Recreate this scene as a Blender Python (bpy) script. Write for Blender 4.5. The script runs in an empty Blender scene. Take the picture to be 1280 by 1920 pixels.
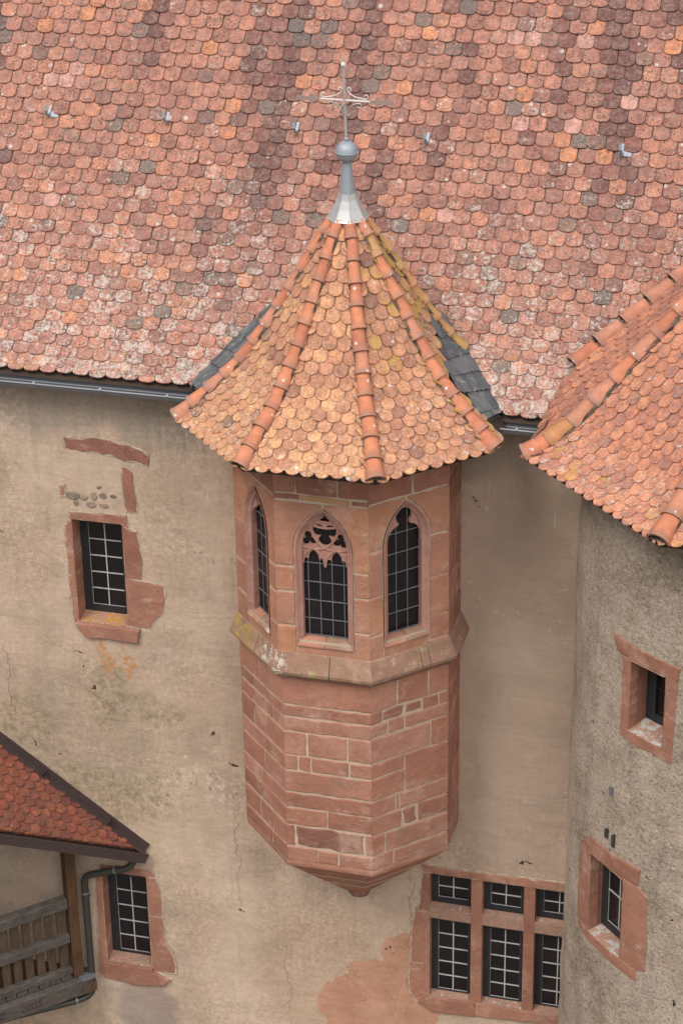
import bpy, bmesh, math, random
from mathutils import Vector, Matrix, noise
from mathutils.geometry import tessellate_polygon

R = math.radians
SC = bpy.context.scene
COL = SC.collection
random.seed(11)

# ------------------------------------------------------------------ camera
CP = Vector((6.0553, -22.4487, 15.6860))
PITCH, YAW, ROLL, FPX = 0.469706, 0.269769, -0.018093, 4396.16
_f = Vector((-math.sin(YAW), math.cos(YAW), 0)); _r = Vector((math.cos(YAW), math.sin(YAW), 0)); _u = Vector((0, 0, 1))
CF = _f*math.cos(PITCH) - _u*math.sin(PITCH)
_u2 = _u*math.cos(PITCH) + _f*math.sin(PITCH)
CR = _r*math.cos(ROLL) + _u2*math.sin(ROLL)
CU = _u2*math.cos(ROLL) - _r*math.sin(ROLL)
cam = bpy.data.cameras.new('camera'); camo = bpy.data.objects.new('camera', cam); COL.objects.link(camo)
camo.matrix_world = Matrix(((CR.x, CU.x, -CF.x, CP.x), (CR.y, CU.y, -CF.y, CP.y), (CR.z, CU.z, -CF.z, CP.z), (0, 0, 0, 1)))
cam.sensor_fit = 'VERTICAL'; cam.sensor_height = 36.0; cam.lens = 36.0*FPX/1920.0
cam.clip_start = 0.5; cam.clip_end = 3000
SC.camera = camo

# ------------------------------------------------------------------ sky, sun, exposure (bright overcast)
SUN_EL, SUN_AZ = 52.0, -38.0          # azimuth measured from -Y (towards the viewer), negative = from the left
W = bpy.data.worlds.new('World'); SC.world = W; W.use_nodes = True
wn = W.node_tree; wn.nodes.clear()
sky = wn.nodes.new('ShaderNodeTexSky'); sky.sky_type = 'NISHITA'; sky.sun_disc = False
sky.sun_elevation = R(SUN_EL); sky.sun_rotation = R(180 + SUN_AZ)
sky.air_density = 1.0; sky.dust_density = 6.0; sky.ozone_density = 1.0
hs = wn.nodes.new('ShaderNodeHueSaturation'); hs.inputs['Saturation'].default_value = 0.30
bg = wn.nodes.new('ShaderNodeBackground'); bg.inputs['Strength'].default_value = 0.082
wo = wn.nodes.new('ShaderNodeOutputWorld')
wn.links.new(sky.outputs[0], hs.inputs['Color']); wn.links.new(hs.outputs[0], bg.inputs[0]); wn.links.new(bg.outputs[0], wo.inputs[0])
sl = bpy.data.lights.new('sun', 'SUN'); sl.energy = 1.5; sl.angle = R(26); sl.color = (1.0, 0.95, 0.88)
so = bpy.data.objects.new('sun', sl); COL.objects.link(so)
sd = Vector((math.sin(R(SUN_AZ))*math.cos(R(SUN_EL)), -math.cos(R(SUN_AZ))*math.cos(R(SUN_EL)), math.sin(R(SUN_EL))))
so.rotation_euler = sd.to_track_quat('Z', 'Y').to_euler(); so.location = sd*60
SC.view_settings.view_transform = 'Standard'; SC.view_settings.look = 'None'
SC.view_settings.exposure = 0.80; SC.view_settings.gamma = 1.0; SC.view_settings.use_curve_mapping = False

# ------------------------------------------------------------------ node helpers
class NT:
    def __init__(s, name):
        s.m = bpy.data.materials.new(name); s.m.use_nodes = True
        s.t = s.m.node_tree; s.b = s.t.nodes['Principled BSDF']
    def n(s, typ, ins=None, **props):
        d = s.t.nodes.new('ShaderNode'+typ)
        for k, v in props.items(): setattr(d, k, v)
        for k, v in (ins or {}).items(): s.set(d.inputs[k], v)
        return d
    def set(s, sock, v):
        if isinstance(v, bpy.types.NodeSocket): s.t.links.new(v, sock)
        else:
            if sock.type == 'RGBA' and len(v) == 3: v = (*v, 1)
            sock.default_value = v
    def mix(s, fac, a, b, blend='MIX'):
        d = s.n('Mix', data_type='RGBA', blend_type=blend, clamp_factor=True)
        s.set(d.inputs[0], fac); s.set(d.inputs[6], a); s.set(d.inputs[7], b); return d.outputs[2]
    def ma(s, op, a, b=0.0, c=None, clamp=False):
        d = s.n('Math', operation=op, use_clamp=clamp); s.set(d.inputs[0], a); s.set(d.inputs[1], b)
        if c is not None: s.set(d.inputs[2], c)
        return d.outputs[0]
    def vm(s, op, a, b):
        d = s.n('VectorMath', operation=op); s.set(d.inputs[0], a); s.set(d.inputs[1], b)
        return d.outputs['Value'] if op in ('LENGTH', 'DISTANCE', 'DOT_PRODUCT') else d.outputs[0]
    def noise(s, vec, scale, detail=3.0, rough=0.55, out=0, dist=0.0):
        return s.n('TexNoise', {'Vector': vec, 'Scale': scale, 'Detail': detail, 'Roughness': rough, 'Distortion': dist}).outputs[out]
    def voro(s, vec, scale, feature='F1', out='Distance', rnd=1.0):
        return s.n('TexVoronoi', {'Vector': vec, 'Scale': scale, 'Randomness': rnd}, feature=feature).outputs[out]
    def step(s, v, a, b, lo=0.0, hi=1.0):
        d = s.n('MapRange', {'Value': v, 'From Min': a, 'From Max': b, 'To Min': lo, 'To Max': hi}, interpolation_type='SMOOTHSTEP'); return d.outputs[0]
    def ramp(s, fac, stops, interp='LINEAR'):
        d = s.n('ValToRGB'); s.set(d.inputs[0], fac); e = d.color_ramp.elements; d.color_ramp.interpolation = interp
        while len(e) < len(stops): e.new(0.5)
        for el, (p, c) in zip(e, stops): el.position = p; el.color = (*c, 1)
        return d.outputs[0]
    def bump(s, h, strength=0.5, dist=0.01, normal=None):
        d = s.n('Bump', {'Height': h, 'Strength': strength, 'Distance': dist})
        if normal is not None: s.set(d.inputs['Normal'], normal)
        return d.outputs[0]
    def done(s, col, rough=0.85, nrm=None, metal=0.0, spec=0.3):
        s.set(s.b.inputs['Base Color'], col); s.set(s.b.inputs['Roughness'], rough); s.set(s.b.inputs['Metallic'], metal)
        s.b.inputs['Specular IOR Level'].default_value = spec
        if nrm is not None: s.set(s.b.inputs['Normal'], nrm)
        return s.m

def pos(t): return t.n('NewGeometry').outputs['Position']

# ------------------------------------------------------------------ materials
def tile_mat(name, stops, src, lichen=(0.50, 0.48, 0.45), moss=(0.36, 0.25, 0.05), smudge=(0.20, 0.10, 0.09), smud=0.35, hw=0.475, speck=0.78, moss2=(0.50, 0.30, 0.06), veil=0.58, film=(0.305, 0.215, 0.178)):
    t = NT(name)
    if src == 'obj':
        o = t.n('ObjectInfo'); c, a = o.outputs['Color'], o.outputs['Alpha']
    else:
        o = t.n('Attribute', attribute_name='tv'); c, a = o.outputs['Color'], o.outputs['Alpha']
    sp = t.n('SeparateColor', {'Color': c})
    pal, lic, seed = sp.outputs[0], sp.outputs[1], sp.outputs[2]
    uv = t.n('UVMap', uv_map='uv').outputs[0]
    off = t.n('CombineXYZ', {'X': t.ma('MULTIPLY', seed, 37.0), 'Y': t.ma('MULTIPLY', seed, 91.0), 'Z': t.ma('MULTIPLY', seed, 53.0)}).outputs[0]
    v = t.vm('ADD', uv, off)
    dark = t.ma('MULTIPLY', t.ma('MINIMUM', a, 0.5), 2.0)
    mos = t.ma('MULTIPLY', t.ma('SUBTRACT', a, 0.5, clamp=True), 2.0)
    # 'a' below .5 = grey crust, above .5 = yellow moss (then no crust)
    dark = t.ma('MULTIPLY', dark, t.ma('LESS_THAN', a, 0.501))
    base = t.ramp(pal, stops)
    n1 = t.noise(v, 1.9, 4, 0.62)
    base = t.mix(t.step(n1, 0.28, 0.74), t.mix(1, base, (0.68, 0.65, 0.66), 'MULTIPLY'), t.mix(1, base, (1.19, 1.15, 1.10), 'MULTIPLY'))
    n6 = t.noise(v, 8.0, 4, 0.7)
    base = t.mix(t.step(n6, 0.30, 0.72), t.mix(1, base, (0.70, 0.68, 0.69), 'MULTIPLY'), t.mix(1, base, (1.22, 1.21, 1.20), 'MULTIPLY'))
    # grey weathering film, streaks running down the tile
    n7 = t.noise(v, 3.3, 5, 0.7)
    base = t.mix(t.ma('MULTIPLY', t.step(n7, 0.42, 0.70), veil), base, film)
    st = t.noise(t.vm('MULTIPLY', v, (9.0, 0.9, 1.0)), 1.2, 3, 0.6)
    base = t.mix(t.ma('MULTIPLY', t.step(st, 0.48, 0.75), 0.50), base, smudge)
    n2 = t.noise(v, 1.7, 3, 0.5)
    base = t.mix(t.ma('MULTIPLY', t.step(n2, 0.48, 0.72), smud), base, smudge)
    # dirt along the side joints
    ux = t.ma('ABSOLUTE', t.n('SeparateXYZ', {'Vector': uv}).outputs[0])
    ed = t.ma('MULTIPLY', t.step(ux, hw-0.09, hw), t.step(n6, 0.25, 0.6))
    base = t.mix(t.ma('MULTIPLY', ed, 0.55), base, (0.13, 0.07, 0.055))
    # fine salt-like crust and dark specks
    n3 = t.noise(v, 15.0, 4, 0.72)
    base = t.mix(t.ma('MULTIPLY', t.step(n3, 0.52, 0.70), t.ma('MULTIPLY', t.ma('ADD', lic, 0.30), 0.60)), base, lichen)
    base = t.mix(t.ma('MULTIPLY', t.step(n3, 0.43, 0.30), 0.55), base, (0.10, 0.055, 0.045))
    # grey crust with black pits
    n4 = t.noise(v, 4.0, 5, 0.72)
    cr = t.step(t.ma('ADD', n4, t.ma('MULTIPLY', dark, 0.42)), 0.70, 0.90)
    crc = t.ramp(t.noise(v, 19.0, 3, 0.7), [(0.3, (0.035, 0.028, 0.025)), (0.5, (0.13, 0.11, 0.10)), (0.72, (0.36, 0.335, 0.30))])
    base = t.mix(t.ma('MULTIPLY', t.ma('MULTIPLY', cr, t.ma('GREATER_THAN', dark, 0.02)), 0.88), base, crc)
    pits = t.ma('MULTIPLY', t.step(t.voro(v, 7.0), 0.20, 0.12), t.step(t.noise(v, 2.3, 1), 0.46, 0.56))
    base = t.mix(t.ma('MULTIPLY', pits, t.ma('MULTIPLY', t.step(dark, 0.0, 0.3), 0.9)), base, (0.035, 0.025, 0.02))
    # pale crusts that spread in clusters, a few round discs, dark speckling
    n8 = t.noise(v, 5.0, 6, 0.78); n9 = t.noise(v, 1.3, 2, 0.5)
    cl = t.ma('ADD', t.ma('ADD', n8, t.ma('MULTIPLY', lic, 0.17)), t.ma('MULTIPLY', t.ma('SUBTRACT', n9, 0.5), 0.30))
    base = t.mix(t.ma('MULTIPLY', t.step(cl, 0.635, 0.72), 0.68), base, t.mix(n3, (0.36, 0.33, 0.295), (0.62, 0.585, 0.54)))
    vd = t.n('TexVoronoi', {'Vector': v, 'Scale': 2.4})
    d = t.ma('ADD', vd.outputs['Distance'], t.ma('MULTIPLY', t.ma('SUBTRACT', t.noise(v, 9.0, 4, 0.7), 0.5), 0.38))
    rs = t.n('SeparateColor', {'Color': vd.outputs['Color']})
    keep = t.ma('LESS_THAN', rs.outputs[0], t.ma('MULTIPLY', lic, 0.46))
    rad = t.ma('MULTIPLY_ADD', t.ma('POWER', rs.outputs[1], 1.8), 0.34, 0.07)
    q = t.ma('DIVIDE', d, rad)
    disk = t.ma('MULTIPLY', t.step(q, 1.15, 0.7), t.ma('SUBTRACT', 1.0, t.ma('MULTIPLY', t.ma('MULTIPLY', t.step(q, 0.72, 0.5), t.step(q, 0.2, 0.35)), t.ma('MULTIPLY', rs.outputs[2], 0.8))))
    base = t.mix(t.ma('MULTIPLY', t.ma('MULTIPLY', disk, keep), 0.66), base, (0.56, 0.53, 0.49))
    ds = t.ma('MULTIPLY', t.step(t.noise(v, 7.5, 3, 0.65), 0.53, 0.62), t.step(t.noise(v, 1.1, 2, 0.5), 0.42, 0.58))
    base = t.mix(t.ma('MULTIPLY', ds, speck), base, (0.065, 0.045, 0.038))
    # yellow moss
    n5 = t.noise(v, 4.2, 4, 0.65)
    base = t.mix(t.ma('MULTIPLY', t.step(t.ma('ADD', n5, t.ma('MULTIPLY', mos, 0.32)), 0.62, 0.84), t.ma('GREATER_THAN', mos, 0.02)), base, t.mix(t.noise(v, 14.0, 2), moss, moss2))
    h = t.ma('ADD', t.ma('MULTIPLY', n3, 0.6), t.ma('ADD', t.ma('MULTIPLY', n1, 0.6), t.ma('MULTIPLY', cr, 0.4)))
    return t.done(base, 0.86, t.bump(h, 0.55, 0.006), spec=0.25)

PAL_MAIN = [(0.0, (0.135, 0.062, 0.056)), (0.22, (0.235, 0.102, 0.082)), (0.5, (0.415, 0.192, 0.140)), (0.78, (0.495, 0.218, 0.135)), (0.90, (0.58, 0.24, 0.11)), (0.97, (0.54, 0.30, 0.255)), (1.0, (0.55, 0.31, 0.265))]
PAL_SPIRE = [(0.0, (0.23, 0.118, 0.088)), (0.25, (0.38, 0.178, 0.115)), (0.5, (0.51, 0.245, 0.142)), (0.75, (0.585, 0.300, 0.160)), (1.0, (0.64, 0.36, 0.185))]
PAL_TOWER = [(0.0, (0.28, 0.125, 0.10)), (0.3, (0.43, 0.18, 0.12)), (0.6, (0.57, 0.235, 0.135)), (1.0, (0.63, 0.285, 0.15))]
PAL_PORCH = [(0.0, (0.075, 0.035, 0.035)), (0.3, (0.165, 0.050, 0.037)), (0.6, (0.245, 0.068, 0.040)), (1.0, (0.27, 0.090, 0.045))]
TM = {}
for nm, pal, kw in (('main', PAL_MAIN, {}), ('spire', PAL_SPIRE, dict(smud=0.25, smudge=(0.30, 0.15, 0.10), hw=0.39, speck=0.40, veil=0.36, film=(0.40, 0.285, 0.215), moss=(0.30, 0.22, 0.07))), ('tower', PAL_TOWER, dict(smud=0.65, smudge=(0.26, 0.135, 0.12), hw=0.39, speck=0.35, veil=0.40, film=(0.40, 0.26, 0.22), moss=(0.36, 0.24, 0.05))),
                    ('porch', PAL_PORCH, dict(smud=0.75, smudge=(0.085, 0.05, 0.045), hw=0.40, speck=0.5, veil=0.15, film=(0.16, 0.10, 0.07), moss=(0.13, 0.075, 0.035), moss2=(0.17, 0.08, 0.035)))):
    for src in ('obj', 'att'): TM[nm, src] = tile_mat('clay_tiles_%s_%s' % (nm, src), pal, src, **kw)

def ridge_mat(name, cols, soot=0.5):
    t = NT(name); o = t.n('ObjectInfo'); p = t.n('TexCoord').outputs['Object']
    v = t.vm('ADD', p, t.n('CombineXYZ', {'X': t.ma('MULTIPLY', o.outputs['Random'], 40.0), 'Y': t.ma('MULTIPLY', o.outputs['Random'], 71.0), 'Z': 0.0}).outputs[0])
    base = t.ramp(o.outputs['Random'], cols)
    n1 = t.noise(v, 9.0, 5, 0.65)
    base = t.mix(t.step(n1, 0.3, 0.8), t.mix(1, base, (0.80, 0.78, 0.78), 'MULTIPLY'), t.mix(1, base, (1.12, 1.08, 1.05), 'MULTIPLY'))
    yy = t.n('SeparateXYZ', {'Vector': p}).outputs[1]
    # grey algae toward the lower collar
    g = t.ma('MULTIPLY', t.step(t.ma('ADD', yy, t.ma('MULTIPLY', t.ma('SUBTRACT', t.noise(v, 14.0, 4, 0.7), 0.5), 0.22)), 0.10, -0.03), soot)
    base = t.mix(g, base, (0.24, 0.17, 0.14))
    vd = t.n('TexVoronoi', {'Vector': v, 'Scale': 13.0})
    rs = t.n('SeparateColor', {'Color': vd.outputs['Color']})
    sp = t.ma('MULTIPLY', t.step(t.ma('ADD', vd.outputs['Distance'], t.ma('MULTIPLY', t.noise(v, 60.0, 2), 0.15)), 0.34, 0.22), t.ma('LESS_THAN', rs.outputs[0], 0.09))
    base = t.mix(sp, base, (0.52, 0.50, 0.46))
    return t.done(base, 0.85, t.bump(t.noise(v, 45.0, 4, 0.7), 0.4, 0.004), spec=0.25)
M_RIDGE = ridge_mat('ridge_clay', [(0, (0.44, 0.170, 0.105)), (0.35, (0.52, 0.205, 0.118)), (0.7, (0.55, 0.225, 0.125)), (1, (0.47, 0.225, 0.155))], 0.7)
M_RIDGE2 = ridge_mat('ridge_clay_mossy', [(0, (0.42, 0.25, 0.12)), (0.5, (0.46, 0.22, 0.10)), (1, (0.38, 0.27, 0.10))], 0.3)

def stone_mat(name, a, b, c, seedvar=True, lich=0.0, dirt=0.25):
    t = NT(name); P = pos(t); rnd = t.n('ObjectInfo').outputs['Random']
    v = t.vm('ADD', P, t.n('CombineXYZ', {'X': t.ma('MULTIPLY', rnd, 13.0), 'Y': 0.0, 'Z': t.ma('MULTIPLY', rnd, 7.0)}).outputs[0]) if seedvar else P
    base = t.ramp(rnd, [(0, a), (0.5, b), (1, c)])
    n1 = t.noise(v, 3.5, 5, 0.62)
    base = t.mix(t.step(n1, 0.3, 0.75), t.mix(1, base, (0.82, 0.80, 0.80), 'MULTIPLY'), t.mix(1, base, (1.10, 1.08, 1.07), 'MULTIPLY'))
    bed = t.noise(t.vm('MULTIPLY', v, (1.5, 1.5, 14.0)), 1.6, 3, 0.6)
    base = t.mix(t.ma('MULTIPLY', t.step(bed, 0.5, 0.75), 0.25), base, t.mix(1, base, (0.70, 0.66, 0.66), 'MULTIPLY'))
    dn = t.noise(P, 1.3, 5, 0.7)
    base = t.mix(t.ma('MULTIPLY', t.step(dn, 0.50, 0.75), dirt), base, (0.20, 0.14, 0.11))
    pale = t.noise(P, 2.1, 5, 0.7)
    base = t.mix(t.ma('MULTIPLY', t.step(pale, 0.50, 0.72), 0.55), base, (0.50, 0.34, 0.265))
    sm = t.noise(t.vm('MULTIPLY', P, (2.0, 2.0, 3.4)), 1.7, 6, 0.74)
    base = t.mix(t.ma('MULTIPLY', t.step(sm, 0.56, 0.72), 0.42), base, (0.58, 0.45, 0.36))
    dk = t.noise(v, 7.0, 6, 0.75)
    base = t.mix(t.ma('MULTIPLY', t.step(dk, 0.54, 0.72), 0.45), base, (0.19, 0.095, 0.07))
    sp = t.step(t.noise(P, 55.0, 3, 0.6), 0.66, 0.72)
    base = t.mix(t.ma('MULTIPLY', sp, 0.5), base, (0.62, 0.52, 0.45))
    hole = t.step(t.voro(P, 11.0), 0.10, 0.05)
    base = t.mix(t.ma('MULTIPLY', hole, t.step(t.noise(P, 3.0, 1), 0.55, 0.6)), base, (0.07, 0.04, 0.035))
    if lich:
        l1 = t.step(t.noise(P, 6.0, 6, 0.75), 0.60 - lich*0.1, 0.68)
        base = t.mix(l1, base, t.ramp(t.noise(P, 2.5, 2), [(0.40, (0.20, 0.17, 0.13)), (0.55, (0.30, 0.25, 0.09)), (0.7, (0.55, 0.53, 0.47))]))
        x = t.n('SeparateXYZ', {'Vector': P}).outputs[0]
        yl = t.ma('MULTIPLY', t.step(x, -0.75, -1.15), t.step(t.noise(P, 9.0, 5, 0.7), 0.40, 0.55))
        base = t.mix(t.ma('MULTIPLY', yl, 0.8), base, (0.34, 0.25, 0.07))
        wl = t.ma('MULTIPLY', t.step(t.ma('ABSOLUTE', t.ma('ADD', x, 0.62)), 0.22, 0.10), t.step(t.noise(P, 11.0, 4, 0.7), 0.50, 0.58))
        base = t.mix(t.ma('MULTIPLY', wl, 0.8), base, (0.55, 0.51, 0.45))
    h = t.ma('ADD', t.ma('ADD', t.noise(P, 38.0, 5, 0.7), t.ma('MULTIPLY', n1, 2.2)), t.ma('MULTIPLY', dk, 1.5))
    return t.done(base, 0.9, t.bump(h, 0.65, 0.010), spec=0.2)
M_STONE = stone_mat('red_sandstone', (0.285, 0.130, 0.090), (0.345, 0.162, 0.110), (0.385, 0.195, 0.140), dirt=0.45)
M_STONE_UP = stone_mat('red_sandstone_weathered', (0.375, 0.185, 0.125), (0.40, 0.20, 0.135), (0.44, 0.215, 0.125), dirt=0.3)
M_STONE_OCHRE = stone_mat('ochre_sandstone', (0.47, 0.27, 0.13), (0.47, 0.27, 0.13), (0.47, 0.27, 0.13))
M_STONE_ROUGH = stone_mat('rough_dark_sandstone', (0.22, 0.10, 0.075), (0.26, 0.12, 0.09), (0.25, 0.12, 0.09), dirt=0.6)
M_TRIM = stone_mat('pink_sandstone_trim', (0.385, 0.205, 0.165), (0.40, 0.215, 0.175), (0.41, 0.225, 0.185), dirt=0.2)
M_STRING = stone_mat('lichened_string_stone', (0.27, 0.16, 0.115), (0.28, 0.17, 0.12), (0.29, 0.175, 0.125), lich=0.5, dirt=0.5)
M_JAMB = stone_mat('window_sandstone', (0.285, 0.135, 0.092), (0.325, 0.157, 0.107), (0.355, 0.178, 0.122), dirt=0.45)
M_RUBBLE = stone_mat('grey_rubble', (0.17, 0.15, 0.12), (0.21, 0.185, 0.15), (0.14, 0.125, 0.105))

def sill_mat(name, orange):
    t = NT(name); P = pos(t)
    base = t.mix(t.noise(P, 5.0, 5, 0.7), (0.27, 0.15, 0.11), (0.38, 0.22, 0.16))
    base = t.mix(t.step(t.noise(P, 9.0, 5, 0.7), 0.46, 0.60), base, orange)
    base = t.mix(t.ma('MULTIPLY', t.step(t.noise(P, 25.0, 4, 0.7), 0.58, 0.66), 0.7), base, (0.58, 0.55, 0.50))
    return t.done(base, 0.92, t.bump(t.noise(P, 40.0, 5, 0.7), 0.5, 0.006), spec=0.15)
M_SILL_OR = sill_mat('sill_orange_lichen', (0.40, 0.20, 0.05))
M_SILL_GR = sill_mat('sill_grey_lichen', (0.42, 0.41, 0.38))
M_SILL = sill_mat('sill_dirty', (0.25, 0.17, 0.13))

t = NT('lime_mortar'); P = pos(t)
M_MORTAR = t.done(t.mix(t.noise(P, 6.0, 5, 0.7), (0.36, 0.265, 0.195), (0.58, 0.46, 0.36)), 0.95, t.bump(t.noise(P, 50.0, 4, 0.7), 0.7, 0.008), spec=0.1)

t = NT('broken_plaster_edge'); P = pos(t)
M_RENDER_EDGE = t.done(t.mix(t.step(t.noise(P, 9.0, 6, 0.75), 0.35, 0.65), (0.26, 0.195, 0.145), (0.50, 0.40, 0.315)), 0.95, t.bump(t.noise(P, 45.0, 4, 0.7), 0.8, 0.010), spec=0.1)

def plaster(name, tower=False):
    t = NT(name); P = pos(t)
    xyz = t.n('SeparateXYZ', {'Vector': P}); x, z = xyz.outputs[0], xyz.outputs[2]
    nz = t.noise(P, 1.1, 4, 0.6, 'Color' if False else 1)
    Pd = t.vm('ADD', P, t.vm('MULTIPLY', t.vm('SUBTRACT', nz, (0.5, 0.5, 0.5)), (0.9, 0.0, 0.9)))
    nz2 = t.noise(P, 7.0, 4, 0.7, 1)
    Pd = t.vm('ADD', Pd, t.vm('MULTIPLY', t.vm('SUBTRACT', nz2, (0.5, 0.5, 0.5)), (0.22, 0.0, 0.22)))
    def blob(cx, cz, rx, rz, lo=1.15, hi=0.55, src=Pd):
        return t.step(t.vm('LENGTH', t.vm('MULTIPLY', t.vm('SUBTRACT', src, (cx, 0, cz)), (1/rx, 0, 1/rz)), (0, 0, 0)), lo, hi)
    big = t.noise(P, 0.55, 5, 0.65); mid = t.noise(P, 2.3, 6, 0.68); fine = t.noise(P, 17.0, 5, 0.72); vf = t.noise(P, 70.0, 3, 0.7)
    if not tower:
        base = t.mix(t.step(big, 0.30, 0.70), (0.410, 0.305, 0.225), (0.510, 0.395, 0.308))
        base = t.mix(t.ma('MULTIPLY', t.step(t.noise(Pd, 1.4, 6, 0.66), 0.46, 0.68), 0.62), base, (0.305, 0.240, 0.185))
        base = t.mix(t.ma('MULTIPLY', t.step(t.noise(Pd, 4.2, 6, 0.74), 0.52, 0.68), 0.42), base, (0.265, 0.212, 0.168))
        base = t.mix(t.ma('MULTIPLY', t.step(t.noise(Pd, 3.3, 6, 0.76), 0.53, 0.66), 0.45), base, (0.56, 0.455, 0.365))
        base = t.mix(t.ma('MULTIPLY', t.step(t.noise(Pd, 1.7, 5, 0.7), 0.52, 0.68), 0.50), base, (0.50, 0.355, 0.265))
        # ochre and grey rain streaks, trowelled lifts
        sk = t.noise(t.vm('MULTIPLY', P, (2.4, 1.0, 0.30)), 1.5, 5, 0.62)
        base = t.mix(t.ma('MULTIPLY', t.step(sk, 0.55, 0.74), 0.34), base, (0.450, 0.310, 0.195))
        sk2 = t.noise(t.vm('MULTIPLY', P, (3.1, 1.0, 0.34)), 1.9, 5, 0.66, 0)
        base = t.mix(t.ma('MULTIPLY', t.step(sk2, 0.55, 0.74), 0.40), base, (0.255, 0.212, 0.178))
        gr = t.noise(t.vm('MULTIPLY', P, (5.0, 1.0, 0.22)), 1.4, 5, 0.65)
        base = t.mix(t.ma('MULTIPLY', t.ma('MULTIPLY', t.step(gr, 0.46, 0.66), t.step(z, 3.4, 5.1)), 0.55), base, (0.225, 0.190, 0.158))
        rub = t.ma('MULTIPLY', t.step(t.noise(P, 10.0, 5, 0.7), 0.56, 0.62), t.ma('MAXIMUM', blob(-2.0, 3.15, 0.7, 0.10), t.ma('MAXIMUM', blob(-4.6, 3.6, 0.35, 0.5), blob(-2.05, -0.10, 0.55, 0.16))))
        base = t.mix(t.ma('MULTIPLY', rub, 0.75), base, (0.13, 0.10, 0.08))
        # broad tonal zones, the bay right of the oriel darker
        base = t.mix(t.ma('MULTIPLY', blob(-3.0, 4.95, 2.6, 0.50), 0.65), base, (0.27, 0.235, 0.195))
        base = t.mix(t.ma('MULTIPLY', blob(1.75, 1.9, 1.0, 3.4, 1.1, 0.75), 0.60), base, (0.325, 0.245, 0.190))
        base = t.mix(t.ma('MULTIPLY', blob(1.6, 4.75, 1.1, 0.4), 0.5), base, (0.24, 0.185, 0.145))
        base = t.mix(t.ma('MULTIPLY', blob(-3.6, 0.5, 1.6, 1.0), 0.45), base, (0.26, 0.215, 0.155))
        base = t.mix(t.ma('MULTIPLY', blob(-0.6, -2.6, 0.9, 1.3), 0.5), base, (0.37, 0.255, 0.175))
        # moss and algae
        mo = t.step(t.noise(P, 8.0, 6, 0.75), 0.42, 0.62)
        for b in ((-2.95, -0.30, 1.05, 0.42), (-3.05, 1.10, 0.32, 0.60), (-4.2, 0.55, 0.45, 0.5), (-2.4, 0.9, 0.35, 0.3), (-3.9, -0.2, 0.5, 0.4)):
            base = t.mix(t.ma('MULTIPLY', t.ma('MULTIPLY', blob(*b), mo), 0.66), base, (0.175, 0.150, 0.080))
        # pale worn plaster
        pw = t.step(t.noise(P, 12.0, 6, 0.75), 0.50, 0.60)
        for b in ((-2.1, -0.1, 1.0, 0.28), (-1.85, 4.55, 0.30, 0.55), (-4.3, 4.75, 0.6, 0.35), (-2.3, 1.55, 0.6, 0.3), (-2.4, 3.15, 0.8, 0.25), (-1.7, -0.15, 0.3, 0.25)):
            base = t.mix(t.ma('MULTIPLY', t.ma('MULTIPLY', blob(*b), pw), 0.55), base, (0.56, 0.46, 0.37))
        # rust-coloured lichen under the window
        for b in ((-3.10, 1.55, 0.11, 0.36), (-2.86, 1.55, 0.09, 0.34)):
            base = t.mix(t.ma('MULTIPLY', blob(*b), t.step(fine, 0.42, 0.60)), base, (0.42, 0.19, 0.055))
        # salmon render patch and grey washing
        sal = t.ma('MAXIMUM', t.ma('MAXIMUM', blob(0.30, -2.95, 0.62, 0.72, 1.0, 0.965), blob(-0.05, -3.15, 0.50, 0.60, 1.0, 0.965)), blob(0.50, -2.30, 0.26, 0.55, 1.0, 0.96))
        base = t.mix(t.ma('MULTIPLY', sal, 0.88), base, t.mix(t.step(mid, 0.3, 0.7), (0.345, 0.172, 0.108), (0.445, 0.245, 0.165)))
        # scuffs and scratches down to the lime coat
        scf = t.ma('MULTIPLY', t.step(t.noise(t.vm('MULTIPLY', Pd, (2.6, 1.0, 9.0)), 2.6, 5, 0.7), 0.61, 0.67), t.step(t.noise(P, 0.9, 3, 0.6), 0.46, 0.6))
        base = t.mix(t.ma('MULTIPLY', scf, 0.75), base, (0.64, 0.57, 0.49))
        base = t.mix(t.ma('MULTIPLY', blob(-2.85, -3.7, 0.45, 0.55), 0.6), base, (0.20, 0.170, 0.155))
        # white droppings and lime runs
        run = t.step(t.noise(t.vm('MULTIPLY', P, (34.0, 1.0, 1.9)), 1.0, 2, 0.5), 0.70, 0.76)
        zone = t.ma('MULTIPLY', t.step(t.noise(t.vm('MULTIPLY', P, (1.5, 1, 0.5)), 1.3, 2), 0.45, 0.6), t.step(z, 2.4, 4.3))
        base = t.mix(t.ma('MULTIPLY', t.ma('MULTIPLY', run, zone), 0.75), base, (0.66, 0.60, 0.53))
        rs = 0.5
    else:
        base = t.mix(t.step(big, 0.3, 0.7), (0.420, 0.345, 0.285), (0.530, 0.438, 0.362))
        base = t.mix(t.ma('MULTIPLY', t.step(mid, 0.42, 0.66), 0.60), base, (0.285, 0.225, 0.172))
        base = t.mix(t.ma('MULTIPLY', t.step(t.noise(P, 3.1, 6, 0.72), 0.55, 0.7), 0.5), base, (0.43, 0.29, 0.20))
        base = t.mix(t.ma('MULTIPLY', t.step(t.noise(Pd, 0.8, 5, 0.7), 0.50, 0.66), 0.55), base, (0.26, 0.215, 0.165))
        base = t.mix(t.ma('MULTIPLY', t.step(t.noise(t.vm('MULTIPLY', P, (2.6, 2.6, 0.35)), 1.6, 5, 0.65), 0.54, 0.70), 0.45), base, (0.23, 0.19, 0.15))
        grit = t.noise(P, 27.0, 4, 0.75)
        base = t.mix(t.step(grit, 0.50, 0.64), base, t.mix(1, base, (0.62, 0.61, 0.61), 'MULTIPLY'))
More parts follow.
